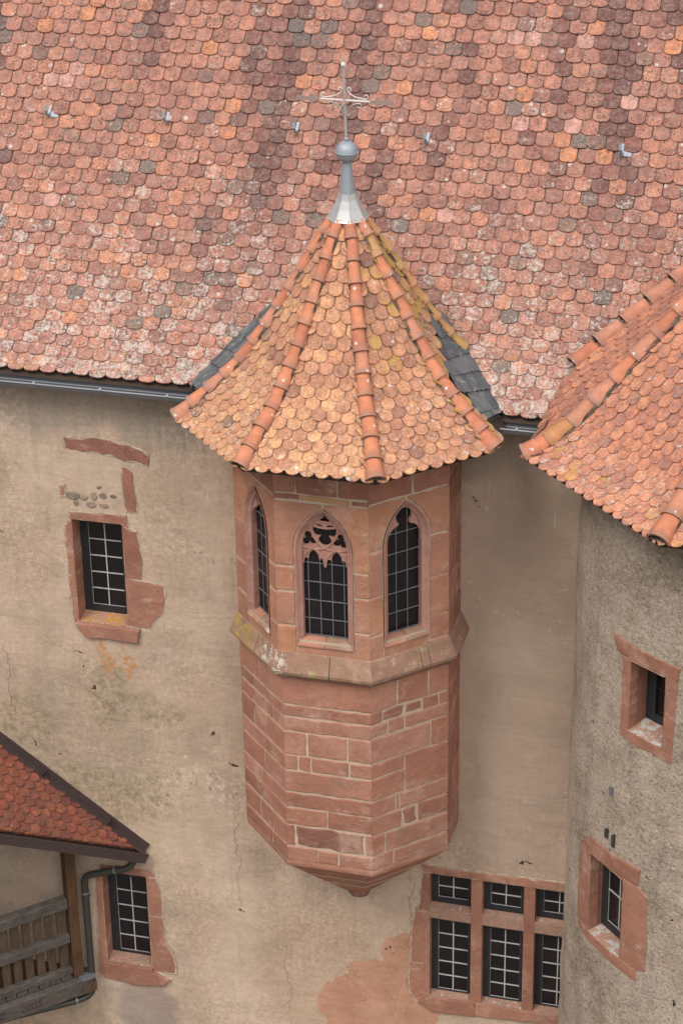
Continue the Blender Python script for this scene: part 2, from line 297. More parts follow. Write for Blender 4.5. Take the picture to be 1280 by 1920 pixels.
        base = t.mix(t.ma('MULTIPLY', t.step(t.noise(P, 24.0, 4, 0.75), 0.55, 0.64), 0.62), base, (0.60, 0.52, 0.44))
        rs = 1.0
    # fine mottling, pits, cracks: patchy, some areas trowelled smooth
    rough_a = t.step(t.noise(P, 0.8, 3, 0.6), 0.35, 0.65)
    if not tower: rough_a = t.ma('MULTIPLY', t.ma('MULTIPLY_ADD', rough_a, 0.8, 0.2), t.ma('SUBTRACT', 1.0, t.ma('MULTIPLY', blob(1.75, 2.2, 1.0, 2.8, 1.05, 0.85), 0.75)))
    else: rough_a = t.ma('MULTIPLY_ADD', rough_a, 0.7, 0.3)
    fm = t.mix(t.step(fine, 0.26, 0.74), t.mix(1, base, (0.76, 0.75, 0.74), 'MULTIPLY'), t.mix(1, base, (1.17, 1.16, 1.15), 'MULTIPLY'))
    base = t.mix(rough_a, base, fm)
    base = t.mix(t.ma('MULTIPLY', t.ma('MULTIPLY', t.step(vf, 0.60, 0.68), 0.42), rough_a), base, (0.58, 0.49, 0.41))
    base = t.mix(t.ma('MULTIPLY', t.ma('MULTIPLY', t.step(vf, 0.40, 0.30), 0.42), rough_a), base, (0.13, 0.10, 0.075))
    vo = t.n('TexVoronoi', {'Vector': Pd, 'Scale': 3.1}); rr = t.n('SeparateColor', {'Color': vo.outputs['Color']})
    pit = t.ma('MULTIPLY', t.step(vo.outputs['Distance'], 0.085, 0.05), t.ma('LESS_THAN', rr.outputs[0], 0.55))
    base = t.mix(pit, base, (0.05, 0.035, 0.028))
    wob = t.ma('MULTIPLY', t.ma('SUBTRACT', t.noise(t.vm('MULTIPLY', P, (0.0, 0.0, 1.0)), 2.2, 6, 0.72), 0.5), 0.55)
    crk = 0.0
    if not tower:
        for cx_, za_, zb_, w_ in ((0.62, -2.75, -0.80, 0.006), (-1.55, -1.9, -0.25, 0.004), (-4.35, 0.5, 1.7, 0.005), (-0.95, -3.6, -2.2, 0.003)):
            ln = t.step(t.ma('ABSOLUTE', t.ma('SUBTRACT', t.ma('ADD', x, wob), cx_)), w_, w_*0.4)
            crk = t.ma('MAXIMUM', crk, t.ma('MULTIPLY', ln, t.ma('MULTIPLY', t.step(z, za_, za_+.2), t.step(z, zb_, zb_-.2))))
    base = t.mix(t.ma('MULTIPLY', crk, 0.75), base, (0.09, 0.065, 0.05))
    trw = t.noise(t.vm('MULTIPLY', P, (0.9, 1.0, 3.2)), 1.6, 4, 0.6)
    h = t.ma('ADD', t.ma('ADD', t.ma('MULTIPLY', mid, 1.2), t.ma('MULTIPLY', trw, 1.6)), t.ma('MULTIPLY', rough_a, t.ma('ADD', t.ma('MULTIPLY', fine, 1.1*rs), t.ma('MULTIPLY', vf, 0.35))))
    h = t.ma('SUBTRACT', h, t.ma('ADD', t.ma('MULTIPLY', pit, 1.2), crk))
    if tower: h = t.ma('SUBTRACT', h, t.ma('MULTIPLY', grit, 2.2))
    return t.done(base, 0.93, t.bump(h, 0.85 if tower else 0.60, 0.022 if tower else 0.015), spec=0.12)
M_WALL = plaster('old_lime_plaster'); M_TOWER = plaster('coarse_grey_render', True)

def metal(name, a, b, rough, met=0.7, spots=None, sc=6.0):
    t = NT(name); P = pos(t)
    base = t.mix(t.noise(P, sc, 5, 0.65), a, b)
    if spots: base = t.mix(t.step(t.noise(P, 60.0, 3, 0.6), 0.66, 0.71), base, spots)
    return t.done(base, rough, t.bump(t.noise(P, 9.0, 3), 0.15, 0.01), metal=met, spec=0.4)
M_ZINC = metal('zinc_sheet', (0.17, 0.18, 0.20), (0.26, 0.275, 0.30), 0.50, 0.55)
M_ZINCD = metal('dirty_zinc', (0.055, 0.05, 0.05), (0.10, 0.095, 0.095), 0.7, 0.3)
M_LEADB = metal('blue_grey_lead', (0.245, 0.28, 0.32), (0.32, 0.355, 0.40), 0.55, 0.30)
M_CAP = metal('bright_lead_cap', (0.36, 0.36, 0.365), (0.50, 0.495, 0.49), 0.45, 0.40, sc=14.0)
M_IRON = metal('galvanised_rod', (0.34, 0.325, 0.31), (0.50, 0.48, 0.46), 0.45, 0.35)
M_WHITEBAR = metal('pale_painted_bar', (0.50, 0.455, 0.43), (0.62, 0.57, 0.54), 0.5, 0.1)
M_LEAF = metal('dull_iron_leaf', (0.26, 0.19, 0.165), (0.33, 0.24, 0.21), 0.8, 0.1)
M_COPPER = metal('browned_copper', (0.048, 0.034, 0.033), (0.085, 0.058, 0.054), 0.55, 0.35, spots=(0.25, 0.22, 0.21))
M_PIPE = metal('dark_patinated_pipe', (0.040, 0.040, 0.038), (0.075, 0.072, 0.066), 0.50, 0.4)
M_FRAME = metal('black_window_frame', (0.012, 0.013, 0.016), (0.028, 0.029, 0.033), 0.55, 0.0)
M_CAME = metal('pale_glazing_bar', (0.40, 0.39, 0.38), (0.60, 0.58, 0.56), 0.5, 0.1, sc=40.0)
M_LEADC = metal('lead_came', (0.15, 0.155, 0.165), (0.22, 0.225, 0.235), 0.5, 0.3)
t = NT('dark_glass'); rnd = t.n('ObjectInfo').outputs['Random']
M_GLASS = t.done(t.mix(rnd, (0.006, 0.006, 0.009), (0.014, 0.010, 0.012)), 0.12, t.bump(t.noise(pos(t), 4.0, 2), 0.08, 0.02), spec=0.35)

def wood(name, a, b, axis):
    t = NT(name); P = pos(t); rnd = t.n('ObjectInfo').outputs['Random']
    v = t.vm('ADD', P, t.n('CombineXYZ', {'X': t.ma('MULTIPLY', rnd, 9.0), 'Y': 0.0, 'Z': t.ma('MULTIPLY', rnd, 5.0)}).outputs[0])
    g = t.noise(t.vm('MULTIPLY', v, axis), 3.0, 4, 0.65)
    base = t.mix(t.step(g, 0.25, 0.75), a, b)
    base = t.mix(t.ma('MULTIPLY', t.step(t.noise(P, 4.0, 5, 0.7), 0.45, 0.7), 0.5), base, tuple(c*0.5 for c in a))
    base = t.mix(t.ma('MULTIPLY', rnd, 0.35), base, tuple(c*0.6 for c in b))
    base = t.mix(t.step(t.noise(P, 75.0, 2), 0.70, 0.74), base, (0.36, 0.34, 0.32))
    return t.done(base, 0.85, t.bump(g, 0.5, 0.006), spec=0.2)
M_WOODB = wood('brown_stained_wood', (0.065, 0.036, 0.020), (0.12, 0.066, 0.036), (14, 14, 0.8))
M_WOODP = wood('weathered_picket', (0.062, 0.042, 0.028), (0.125, 0.084, 0.055), (16, 16, 0.9))
M_WOODG = wood('grey_weathered_beam', (0.058, 0.048, 0.041), (0.125, 0.108, 0.094), (3, 3, 16))
t = NT('slate'); P = pos(t); rnd = t.n('ObjectInfo').outputs['Random']
b0 = t.mix(rnd, (0.070, 0.080, 0.090), (0.135, 0.145, 0.155))
b0 = t.mix(t.ma('MULTIPLY', t.step(t.noise(P, 8.0, 6, 0.75), 0.54, 0.64), 0.8), b0, (0.30, 0.29, 0.25))
M_SLATE = t.done(b0, 0.6, t.bump(t.noise(P, 30.0, 4), 0.4, 0.005), spec=0.35)
t = NT('roof_boarding'); M_DECK = t.done(t.mix(t.noise(pos(t), 5.0, 3), (0.035, 0.024, 0.018), (0.06, 0.04, 0.03)), 0.95)
t = NT('mossy_mortar'); P = pos(t); M_BED = t.done(t.ramp(t.noise(P, 11.0, 5, 0.7), [(0.3, (0.04, 0.03, 0.025)), (0.5, (0.12, 0.085, 0.065)), (0.62, (0.20, 0.17, 0.13)), (0.75, (0.22, 0.17, 0.05))]), 0.95, t.bump(t.noise(P, 30.0, 4, 0.7), 0.8, 0.02), spec=0.1)
t = NT('courtyard_ground'); P = pos(t); M_GROUND = t.done(t.mix(t.noise(P, 0.6, 6, 0.7), (0.16, 0.14, 0.115), (0.27, 0.235, 0.195)), 0.95, t.bump(t.noise(P, 9.0, 4), 0.4, 0.03), spec=0.1)
t = NT('room_dark'); M_DARK = t.done((0.012, 0.010, 0.010), 0.95, spec=0.0)

# ------------------------------------------------------------------ mesh helpers
def mesh(name, v, f, mats, fm=None, smooth=False):
    me = bpy.data.meshes.new(name); me.from_pydata([tuple(p) for p in v], [], f)
    for m in (mats if isinstance(mats, (list, tuple)) else [mats]): me.materials.append(m)
    if fm: me.polygons.foreach_set('material_index', fm)
    if smooth: me.polygons.foreach_set('use_smooth', [True]*len(me.polygons))
    me.update(); return me
def add(name, me, parent=None, M=None):
    o = bpy.data.objects.new(name, me); COL.objects.link(o)
    if parent is not None:
        o.parent = parent
        if parent.type == 'EMPTY' and parent.parent is None: o.matrix_parent_inverse = Matrix.Translation(-parent.location)
    if M is not None: o.matrix_basis = M
    return o
def thing(name, label, cat, loc=(0, 0, 0), group=None):
    o = bpy.data.objects.new(name, None); COL.objects.link(o); o.location = loc; o.empty_display_size = 0.3
    o['label'] = label; o['category'] = cat
    if group: o['group'] = group
    return o
class MB:
    def __init__(s): s.v = []; s.f = []; s.m = []
    def q(s, pts, mi=0):
        i = len(s.v); s.v += [Vector(p) for p in pts]; s.f.append(tuple(range(i, i+len(pts)))); s.m.append(mi)
    def box(s, o, ax, ay, az, lx, ly, lz, mi=0):
        # o = centre, axes unit vectors, full sizes
        o = Vector(o); i = len(s.v)
        for sx in (-.5, .5):
            for sy in (-.5, .5):
                for sz in (-.5, .5): s.v.append(o + ax*(sx*lx) + ay*(sy*ly) + az*(sz*lz))
        for a in ((0, 1, 3, 2), (4, 6, 7, 5), (0, 4, 5, 1), (2, 3, 7, 6), (0, 2, 6, 4), (1, 5, 7, 3)):
            s.f.append(tuple(i+k for k in a)); s.m.append(mi)
    def abox(s, x0, x1, y0, y1, z0, z1, mi=0):
        s.box(((x0+x1)/2, (y0+y1)/2, (z0+z1)/2), Vector((1, 0, 0)), Vector((0, 1, 0)), Vector((0, 0, 1)), x1-x0, y1-y0, z1-z0, mi)
    def tube(s, pts, r, seg=8, mi=0, caps=True):
        pts = [Vector(p) for p in pts]; rs = r if isinstance(r, (list, tuple)) else [r]*len(pts); n = len(pts); i0 = len(s.v)
        ref = None
        for k, p in enumerate(pts):
            d = (pts[min(k+1, n-1)] - pts[max(k-1, 0)]).normalized()
            if ref is None:
                ref = Vector((0, 0, 1)) if abs(d.z) < 0.9 else Vector((1, 0, 0))
            a = d.cross(ref).normalized(); b = a.cross(d).normalized(); ref = b
            for j in range(seg):
                t = 2*math.pi*j/seg; s.v.append(p + a*(math.cos(t)*rs[k]) + b*(math.sin(t)*rs[k]))
        for k in range(n-1):
            for j in range(seg):
                s.f.append((i0+k*seg+j, i0+k*seg+(j+1) % seg, i0+(k+1)*seg+(j+1) % seg, i0+(k+1)*seg+j)); s.m.append(mi)
        if caps:
            s.f.append(tuple(i0+j for j in range(seg))[::-1]); s.f.append(tuple(i0+(n-1)*seg+j for j in range(seg))); s.m += [mi, mi]
    def lathe(s, prof, c=(0, 0), seg=20, mi=0):
        i0 = len(s.v)
        for r, z in prof:
            for j in range(seg):
                t = 2*math.pi*(j+.5)/seg; s.v.append(Vector((c[0]+r*math.cos(t), c[1]+r*math.sin(t), z)))
        for k in range(len(prof)-1):
            for j in range(seg):
                s.f.append((i0+k*seg+j, i0+k*seg+(j+1) % seg, i0+(k+1)*seg+(j+1) % seg, i0+(k+1)*seg+j)); s.m.append(mi)
    def build(s, name, mats, parent=None, smooth=False, M=None):
        return add(name, mesh(name, s.v, s.f, mats, s.m, smooth), parent, M)
X, Y, Z = Vector((1, 0, 0)), Vector((0, 1, 0)), Vector((0, 0, 1))
def bez(pts, n=6):
    # polyline with rounded corners (Catmull-Rom)
    P = [Vector(p) for p in pts]; P = [P[0]*2-P[1]] + P + [P[-1]*2-P[-2]]; out = []
    for i in range(1, len(P)-2):
        for k in range(n):
            t = k/n; a, b, c, d = P[i-1], P[i], P[i+1], P[i+2]
            out.append(0.5*((2*b)+(c-a)*t+(2*a-5*b+4*c-d)*t*t+(3*b-a-3*c+d)*t**3))
    return out+[P[-2]]
def project(p):
    d = Vector(p)-CP; w = d.dot(CF); return 640+FPX*d.dot(CR)/w, 960-FPX*d.dot(CU)/w, w
def inpoly(x, y, poly):
    c = False; n = len(poly)
    for i in range(n):
        x1, y1 = poly[i]; x2, y2 = poly[i-1]
        if (y1 > y) != (y2 > y) and x < (x2-x1)*(y-y1)/(y2-y1)+x1: c = not c
    return c
def clip(poly, px, py, nx, ny):
    # keep the side where (p-P).n >= 0
    out = []
    for i in range(len(poly)):
        a, b = poly[i-1], poly[i]
        da = (a[0]-px)*nx+(a[1]-py)*ny; db = (b[0]-px)*nx+(b[1]-py)*ny
        if (da >= 0) != (db >= 0):
            t = da/(da-db); out.append((a[0]+(b[0]-a[0])*t, a[1]+(b[1]-a[1])*t))
        if db >= 0: out.append(b)
    return out
def fbm(x, y, z=0.0): return noise.fractal(Vector((x, y, z)), 1.0, 2.0, 4)

# ------------------------------------------------------------------ clay tile machinery
def tile_outline(w, L, rise, n=2.0, seg=8):
    h = w/2; pts = [(h, L), (-h, L)]
    for k in range(seg+1):
        a = math.pi*k/seg; xx = -math.cos(a); yy = rise*(1-max(0.0, 1-abs(xx)**n)**(1/n)); pts.append((xx*h, yy))
    return pts            # counter-clockwise seen from +z
def tile_geom(out, th, bev=0.003):
    n = len(out); v = []; f = []
    cx = sum(p[0] for p in out)/n; cy = sum(p[1] for p in out)/n
    for p in out: v.append((p[0], p[1], 0.0))
    for p in out: v.append((p[0], p[1], th-bev))
    for p in out:
        dx, dy = cx-p[0], cy-p[1]; l = math.hypot(dx, dy) or 1; v.append((p[0]+dx/l*bev*1.3, p[1]+dy/l*bev*1.3, th))
    for i in range(1, n):          # head edge (i = 0) stays hidden under the course above
        a, b = i, (i+1) % n
        f.append((a, b, n+b, n+a)); f.append((n+a, n+b, 2*n+b, 2*n+a))
    f.append(tuple(range(2*n, 3*n)))
    return v, f
def set_uv(me, verts2d):
    uvl = me.uv_layers.new(name='uv')
    for l in me.loops: uvl.data[l.index].uv = verts2d[l.vertex_index]
class TileRoof:
    """collects tiles of one roof; the 300 that show largest become objects, the rest one joined part"""
    def __init__(s, kind, w, L, rise, th, n=2.0):
        s.kind, s.w, s.L, s.th = kind, w, L, th
        s.out = tile_outline(w, L, rise, n); s.tiles = []
    def put(s, M, tv, out=None, occl=None):
        s.tiles.append((M, tv, out))
    def build(s, parent, hide=None, limit=296, name='roof_tile'):
        sc = []
        for k, (M, tv, out) in enumerate(s.tiles):
            c = M @ Vector((0, s.L*0.25, s.th)); x, y, w = project(c)
            nrm = (M.to_3x3() @ Z).dot((CP-c).normalized())
            vis = nrm > 0.12 and -8 < x < 1288 and -8 < y < 1928 and not (hide and hide(x, y, c))
            sc.append((0 if not vis else nrm/w/w*(1 if out is None else 0.55), k))
        sc.sort(reverse=True)
        pick = set(k for v, k in sc[:limit] if v > 0)
        v, f = tile_geom(s.out, s.th); shared = mesh(name, v, f, TM[s.kind, 'obj']); set_uv(shared, [(p[0]*5, p[1]*5) for p in v])
        bv, bf, buv, btv = [], [], [], []
        for k, (M, tv, out) in enumerate(s.tiles):
            if k in pick:
                me = shared
                if out is not None:
                    v2, f2 = tile_geom(out, s.th); me = mesh(name, v2, f2, TM[s.kind, 'obj']); set_uv(me, [(p[0]*5, p[1]*5) for p in v2])
                o = add(name, me, parent, M); o.color = tv
            else:
                v2, f2 = (v, f) if out is None else tile_geom(out, s.th)
                i = len(bv); bv += [M @ Vector(p) for p in v2]; bf += [tuple(i+j for j in q) for q in f2]
                buv += [(p[0]*5, p[1]*5) for p in v2]; btv += [tv]*len(v2)
        if bv:
            me = mesh('roof_tile_field', bv, bf, TM[s.kind, 'att']); set_uv(me, buv)
            at = me.color_attributes.new('tv', 'FLOAT_COLOR', 'POINT')
            at.data.foreach_set('color', [c for q in btv for c in q])
            o = add('roof_tile_field', me, parent); o['kind'] = 'stuff'
def frame(o, ax, ay):
    ax = ax.normalized(); az = ax.cross(ay).normalized(); ay = az.cross(ax).normalized()
    return Matrix(((ax.x, ay.x, az.x, o.x), (ax.y, ay.y, az.y, o.y), (ax.z, ay.z, az.z, o.z), (0, 0, 0, 1)))
def jit(M, a=1.0):
    return M @ Matrix.Rotation(R(random.gauss(0, 0.9*a)), 4, 'Z') @ Matrix.Rotation(R(random.gauss(0, 0.7*a)), 4, 'Y') @ Matrix.Rotation(R(random.gauss(0, 0.5*a)), 4, 'X')

def ridge_mesh(r0, r1, L, name='ridge_tile', mat=None):
    seg = 10; a0, a1 = R(-8), R(188); th = 0.014; v = []; f = []
    rings = [(-0.004, r0-th), (-0.004, r0+0.010), (0.020, r0+0.010), (0.028, r0), (L*0.55, (r0+r1)/2), (L, r1)]
    for y, r in rings:
        for k in range(seg+1):
            a = a0+(a1-a0)*k/seg; v.append((r*math.cos(a), y, r*math.sin(a)*0.92))
    for j in range(len(rings)-1):
        for k in range(seg):
            i = j*(seg+1)+k; f.append((i+1, i, i+seg+1, i+seg+2))
    # inner bore of the lower mouth
    i0 = len(v)
    for k in range(seg+1):
        a = a0+(a1-a0)*k/seg; v.append(((r0-th)*math.cos(a), 0.12, (r0-th)*math.sin(a)*0.92))
    for k in range(seg): f.append((k, k+1, i0+k+1, i0+k))
    return mesh(name, v, f, mat or M_RIDGE, smooth=False)
def smooth_sharp(me, ang=40):
    me.polygons.foreach_set('use_smooth', [True]*len(me.polygons))
    try: me.set_sharp_from_angle(angle=R(ang))
    except Exception: pass
    return me

# ------------------------------------------------------------------ ground
g = MB(); g.q([(-600, -600, -9), (600, -600, -9), (600, 600, -9), (-600, 600, -9)])
go = g.build('ground', M_GROUND); go['kind'] = 'structure'; go['label'] = 'bare earth courtyard below the castle walls'; go['category'] = 'ground'

# =================================================================== CASTLE WING: wall, windows, roof
wing = thing('castle_wing', 'long castle wing with ochre plastered wall and big weathered clay tile roof', 'building', (0, 0.5, -9))
# main roof profile (bell-cast eave)
ROOF = []
y_, z_, s_ = -0.20, 5.27, 0.0
while s_ < 7.6:
    ROOF.append((s_, y_, z_)); ph = R(36+14*min(1, s_/1.3)); y_ += math.cos(ph)*0.02; z_ += math.sin(ph)*0.02; s_ += 0.02
def roof_at(s):
    i = max(0, min(len(ROOF)-2, int(s/0.02))); a, b = ROOF[i], ROOF[i+1]; t = (s-a[0])/0.02
    return a[1]+(b[1]-a[1])*t, a[2]+(b[2]-a[2])*t
def roof_z(y):
    for i in range(len(ROOF)-1):
        if ROOF[i+1][1] >= y: return ROOF[i][2]+(y-ROOF[i][1])*(ROOF[i+1][2]-ROOF[i][2])/(ROOF[i+1][1]-ROOF[i][1])
    return ROOF[-1][2]
def roof_s_of_z(z):
    for r in ROOF:
        if r[2] >= z: return r[0]
    return 7.6

# window openings in the wing wall (x0, x1, z0, z1)
OPEN = [(-3.385, -2.770, 2.045, 3.400), (-3.345, -2.755, -2.930, -1.530), (0.859, 2.66, -2.680, -0.855)]
def grid_axis(a, b, step, brk):
    pts = sorted(set([a, b]+[q for q in brk if a < q < b])); out = []
    for p, q in zip(pts, pts[1:]):
        n = max(1, round((q-p)/step)); out += [p+(q-p)*k/n for k in range(n)]
    return out+[b]
xs = grid_axis(-9.0, 8.0, 0.06, [o for w in OPEN for o in w[:2]]); zs = grid_axis(-9.0, 5.22, 0.06, [o for w in OPEN for o in w[2:]])
wv, wf = [], []
for zz in zs:
    for xx in xs:
        d = fbm(xx*0.9, zz*0.9)*0.014+fbm(xx*4, zz*4, 7)*0.005
        e = min((max(w[0]-xx, xx-w[1], w[2]-zz, zz-w[3], 0) for w in OPEN)); d *= min(1, max(0, e-.12)/0.25)
        wv.append((xx, d, zz))
nx = len(xs)
for j in range(len(zs)-1):
    for i in range(nx-1):
        cx, cz = (xs[i]+xs[i+1])/2, (zs[j]+zs[j+1])/2
        if any(w[0] < cx < w[1] and w[2] < cz < w[3] for w in OPEN): continue
        k = j*nx+i; wf.append((k, k+1, k+1+nx, k+nx))
wall = add('wall', mesh('wall', wv, wf, M_WALL, smooth=True), wing)
b = MB(); b.abox(-9, 8, 0.9, 9.5, -9, 5.2); b.build('inner_mass', M_DARK, wing)

def stone_poly(poly, depth, front, shrink=0.0, mat=M_JAMB, bev=0.009, jt=0.004, seg=0.07, keep=None):
    """a stone block from a polygon in local (u, v): returns verts (u, d, v) with d measured outward, and faces"""
    n = len(poly); area = sum(poly[i-1][0]*poly[i][1]-poly[i][0]*poly[i-1][1] for i in range(n))
    if area < 0: poly = poly[::-1]
    pts = []; fixed = []
    for i in range(n):
        a, c = poly[i], poly[(i+1) % n]; L = math.hypot(c[0]-a[0], c[1]-a[1]); k = max(1, int(L/seg))
        kp = keep is not None and keep(a, c)
        for j in range(k):
            t = j/k; pts.append((a[0]+(c[0]-a[0])*t, a[1]+(c[1]-a[1])*t)); fixed.append(kp)
    def offset(P, g):
        out = []; m = len(P)
        for i in range(m):
            p0, p1, p2 = P[i-1], P[i], P[(i+1) % m]
            def nr(a, c):
                dx, dy = c[0]-a[0], c[1]-a[1]; l = math.hypot(dx, dy) or 1e-6; return -dy/l, dx/l
            n1, n2 = nr(p0, p1), nr(p1, p2)
            g1 = 0 if fixed[i-1] else g; g2 = 0 if fixed[i] else g
            dt = n1[0]*n2[0]+n1[1]*n2[1]
            if dt > 0.9 or dt < -0.5: out.append((p1[0]+(n1[0]*g1+n2[0]*g2)/2*(1 if g1 and g2 else (2 if g1 or g2 else 0)), p1[1]+(n1[1]*g1+n2[1]*g2)/2*(1 if g1 and g2 else (2 if g1 or g2 else 0))))
            else:
                det = n1[0]*n2[1]-n1[1]*n2[0]
                out.append((p1[0]+(g1*n2[1]-g2*n1[1])/det, p1[1]+(n1[0]*g2-n2[0]*g1)/det))
        return out
    A = offset(pts, shrink)
    A = [p if (fixed[i] or fixed[i-1]) else (p[0]+random.uniform(-jt, jt), p[1]+random.uniform(-jt, jt)) for i, p in enumerate(A)]
    Bq = offset(A, bev); m = len(A)
    v = [(p[0], -depth, p[1]) for p in A]+[(p[0], front-bev*0.7, p[1]) for p in A]+[(p[0], front+random.uniform(-1, 1)*0.0012, p[1]) for p in Bq]
    f = []
    for i in range(m):
        j = (i+1) % m; f.append((i, j, m+j, m+i)); f.append((m+i, m+j, 2*m+j, 2*m+i))
    f.append(tuple(range(2*m, 3*m)))
    return v, f
def wall_stone(name, poly, parent, front=0.012, depth=0.25, mat=M_JAMB, jt=0.008, **k):
    if mat is not M_RUBBLE:
        inside = lambda a, c: any(w[0]-.03 < (a[0]+c[0])/2 < w[1]+.03 and w[2]-.03 < (a[1]+c[1])/2 < w[3]+.03 for w in OPEN)
        v, f = stone_poly(poly, 0.02, min(front, .012)-0.004, shrink=-0.016, jt=0.010, seg=0.05, bev=.006, keep=inside)
        add('mortar_margin', mesh('mortar_margin', [(p[0], -p[1], p[2]) for p in v], f, M_RENDER_EDGE), parent)
    v, f = stone_poly(poly, depth, front, mat=mat, jt=jt, **k)
    return add(name, mesh(name, [(p[0], -p[1], p[2]) for p in v], f, mat), parent)

def glazing(win, M, x0, x1, z0, z1, y, cols, rows, bar=0.0115, came=M_CAME, fw=0.045, fmat=M_FRAME, outer=None, dark=0.35):
    """black frame, single panes and glazing bars in local coordinates (x, y into the wall, z)"""
    X0, X1, Z0, Z1 = outer or (x0-fw, x1+fw, z0-fw, z1+fw)
    f = MB()
    f.abox(X0, x0, y-0.03, y+0.02, Z0, Z1); f.abox(x1, X1, y-0.03, y+0.02, Z0, Z1)
    f.abox(x0, x1, y-0.032, y+0.018, Z0, z0); f.abox(x0, x1, y-0.032, y+0.018, z1, Z1)
    f.build('frame', fmat, win, M=M)
    for i in range(cols):
        for j in range(rows):
            a, c = x0+(x1-x0)*i/cols, x0+(x1-x0)*(i+1)/cols; p, q = z0+(z1-z0)*j/rows, z0+(z1-z0)*(j+1)/rows
            ty, tz = random.uniform(-.003, .003), random.uniform(-.003, .003)
            pm = MB(); pm.q([(a, y-ty, p), (c, y+ty, p), (c, y+tz, q), (a, y-tz, q)]); pm.q([(a, y-ty+.004, p), (a, y-tz+.004, q), (c, y+tz+.004, q), (c, y+ty+.004, p)])
            pm.build('pane', M_GLASS, win, M=M)
    for i in range(cols+1):
        c = x0+(x1-x0)*i/cols; k = 0.5 if i in (0, cols) else 1
        bb = MB(); bb.abox(c-bar*k/2, c+bar*k/2, y-0.016-0.001*(i % 2), y-0.005, z0, z1); bb.build('glazing_bar', came, win, M=M)
    for j in range(rows+1):
        c = z0+(z1-z0)*j/rows; k = 0.5 if j in (0, rows) else 1
        bb = MB(); bb.abox(x0, x1, y-0.0135, y-0.0045, c-bar*k/2, c+bar*k/2); bb.build('glazing_bar', came, win, M=M)

def reveal(name, x0, x1, z0, z1, depth, parent, mat, sillmat, M=None, sdrop=0.05, front=0.008):
    m = MB(); y0, y1 = -front, depth
    m.q([(x0, y0, z0), (x0, y1, z0), (x0, y1, z1), (x0, y0, z1)]); m.q([(x1, y1, z0), (x1, y0, z0), (x1, y0, z1), (x1, y1, z1)])
    m.q([(x0, y1, z1), (x1, y1, z1), (x1, y0, z1), (x0, y0, z1)])
    m.q([(x0, y0, z0), (x1, y0, z0), (x1, y1, z0+sdrop), (x0, y1, z0+sdrop)], 1)
    return m.build(name, [mat, sillmat], parent, M=M)

# --- upper left window of the wing
w1 = reveal('window', -3.385, -2.770, 2.045, 3.400, 0.30, wing, M_JAMB, M_SILL_OR)
glazing(w1, None, -3.284, -2.880, 2.170, 3.260, 0.25, 2, 5, outer=(-3.384, -2.772, 2.06, 3.399))
wall_stone('lintel', [(-3.405, 3.490), (-2.708, 3.520), (-2.690, 3.345), (-2.765, 3.402), (-3.400, 3.402)], w1)
wall_stone('jamb_stone', [(-3.470, 3.300), (-3.400, 3.395), (-3.386, 3.402), (-3.386, 2.100), (-3.430, 2.034), (-3.462, 2.175)], w1)
wall_stone('jamb_stone', [(-2.769, 3.395), (-2.700, 3.345), (-2.597, 3.325), (-2.545, 2.949), (-2.563, 2.712), (-2.769, 2.705)], w1)
wall_stone('jamb_stone', [(-2.769, 2.698), (-2.489, 2.679), (-2.299, 2.654), (-2.293, 2.57), (-2.342, 2.271), (-2.437, 2.184), (-2.489, 2.067), (-2.625, 2.073), (-2.769, 2.075)], w1)
wall_stone('sill', [(-3.419, 2.036), (-3.330, 2.042), (-2.762, 2.042), (-2.627, 2.036), (-2.661, 1.850), (-3.015, 1.872), (-3.293, 1.852), (-3.378, 1.949)], w1, front=0.05, mat=M_JAMB)
wall_stone('exposed_stone', [(-3.406, 4.437), (-3.113, 4.457), (-2.936, 4.464), (-2.631, 4.428), (-2.395, 4.339), (-2.407, 4.199), (-2.6, 4.213), (-2.86, 4.277), (-3.19, 4.299), (-3.406, 4.322)], wing, front=0.012, jt=0.022, mat=M_STONE_ROUGH)
wall_stone('exposed_stone', [(-2.718, 4.142), (-2.67, 4.136), (-2.576, 4.066), (-2.593, 3.89), (-2.567, 3.577), (-2.638, 3.568), (-2.704, 3.577), (-2.731, 3.804)], wing, front=0.012, jt=0.010)
wall_stone('exposed_stone', [(-3.487, 3.813), (-3.436, 3.823), (-3.439, 3.7), (-3.491, 3.69)], wing, front=0.012)
for (cx, cz, rx, rz) in ((-3.34, 3.71, .10, .055), (-3.21, 3.70, .065, .035), (-3.09, 3.73, .045, .06), (-3.31, 3.62, .035, .04), (-3.13, 3.62, .075, .045), (-2.97, 3.62, .07, .035), (-2.85, 3.75, .05, .03), (-2.98, 3.75, .06, .05), (-3.02, 3.85, .035, .025)):
    wall_stone('rubble_stone', [(cx+rx*math.cos(a)*random.uniform(.75, 1.1), cz+rz*math.sin(a)*random.uniform(.75, 1.1)) for a in [k*math.pi/4 for k in range(8)]], wing, front=0.011, mat=M_RUBBLE, jt=0.004, seg=0.05)

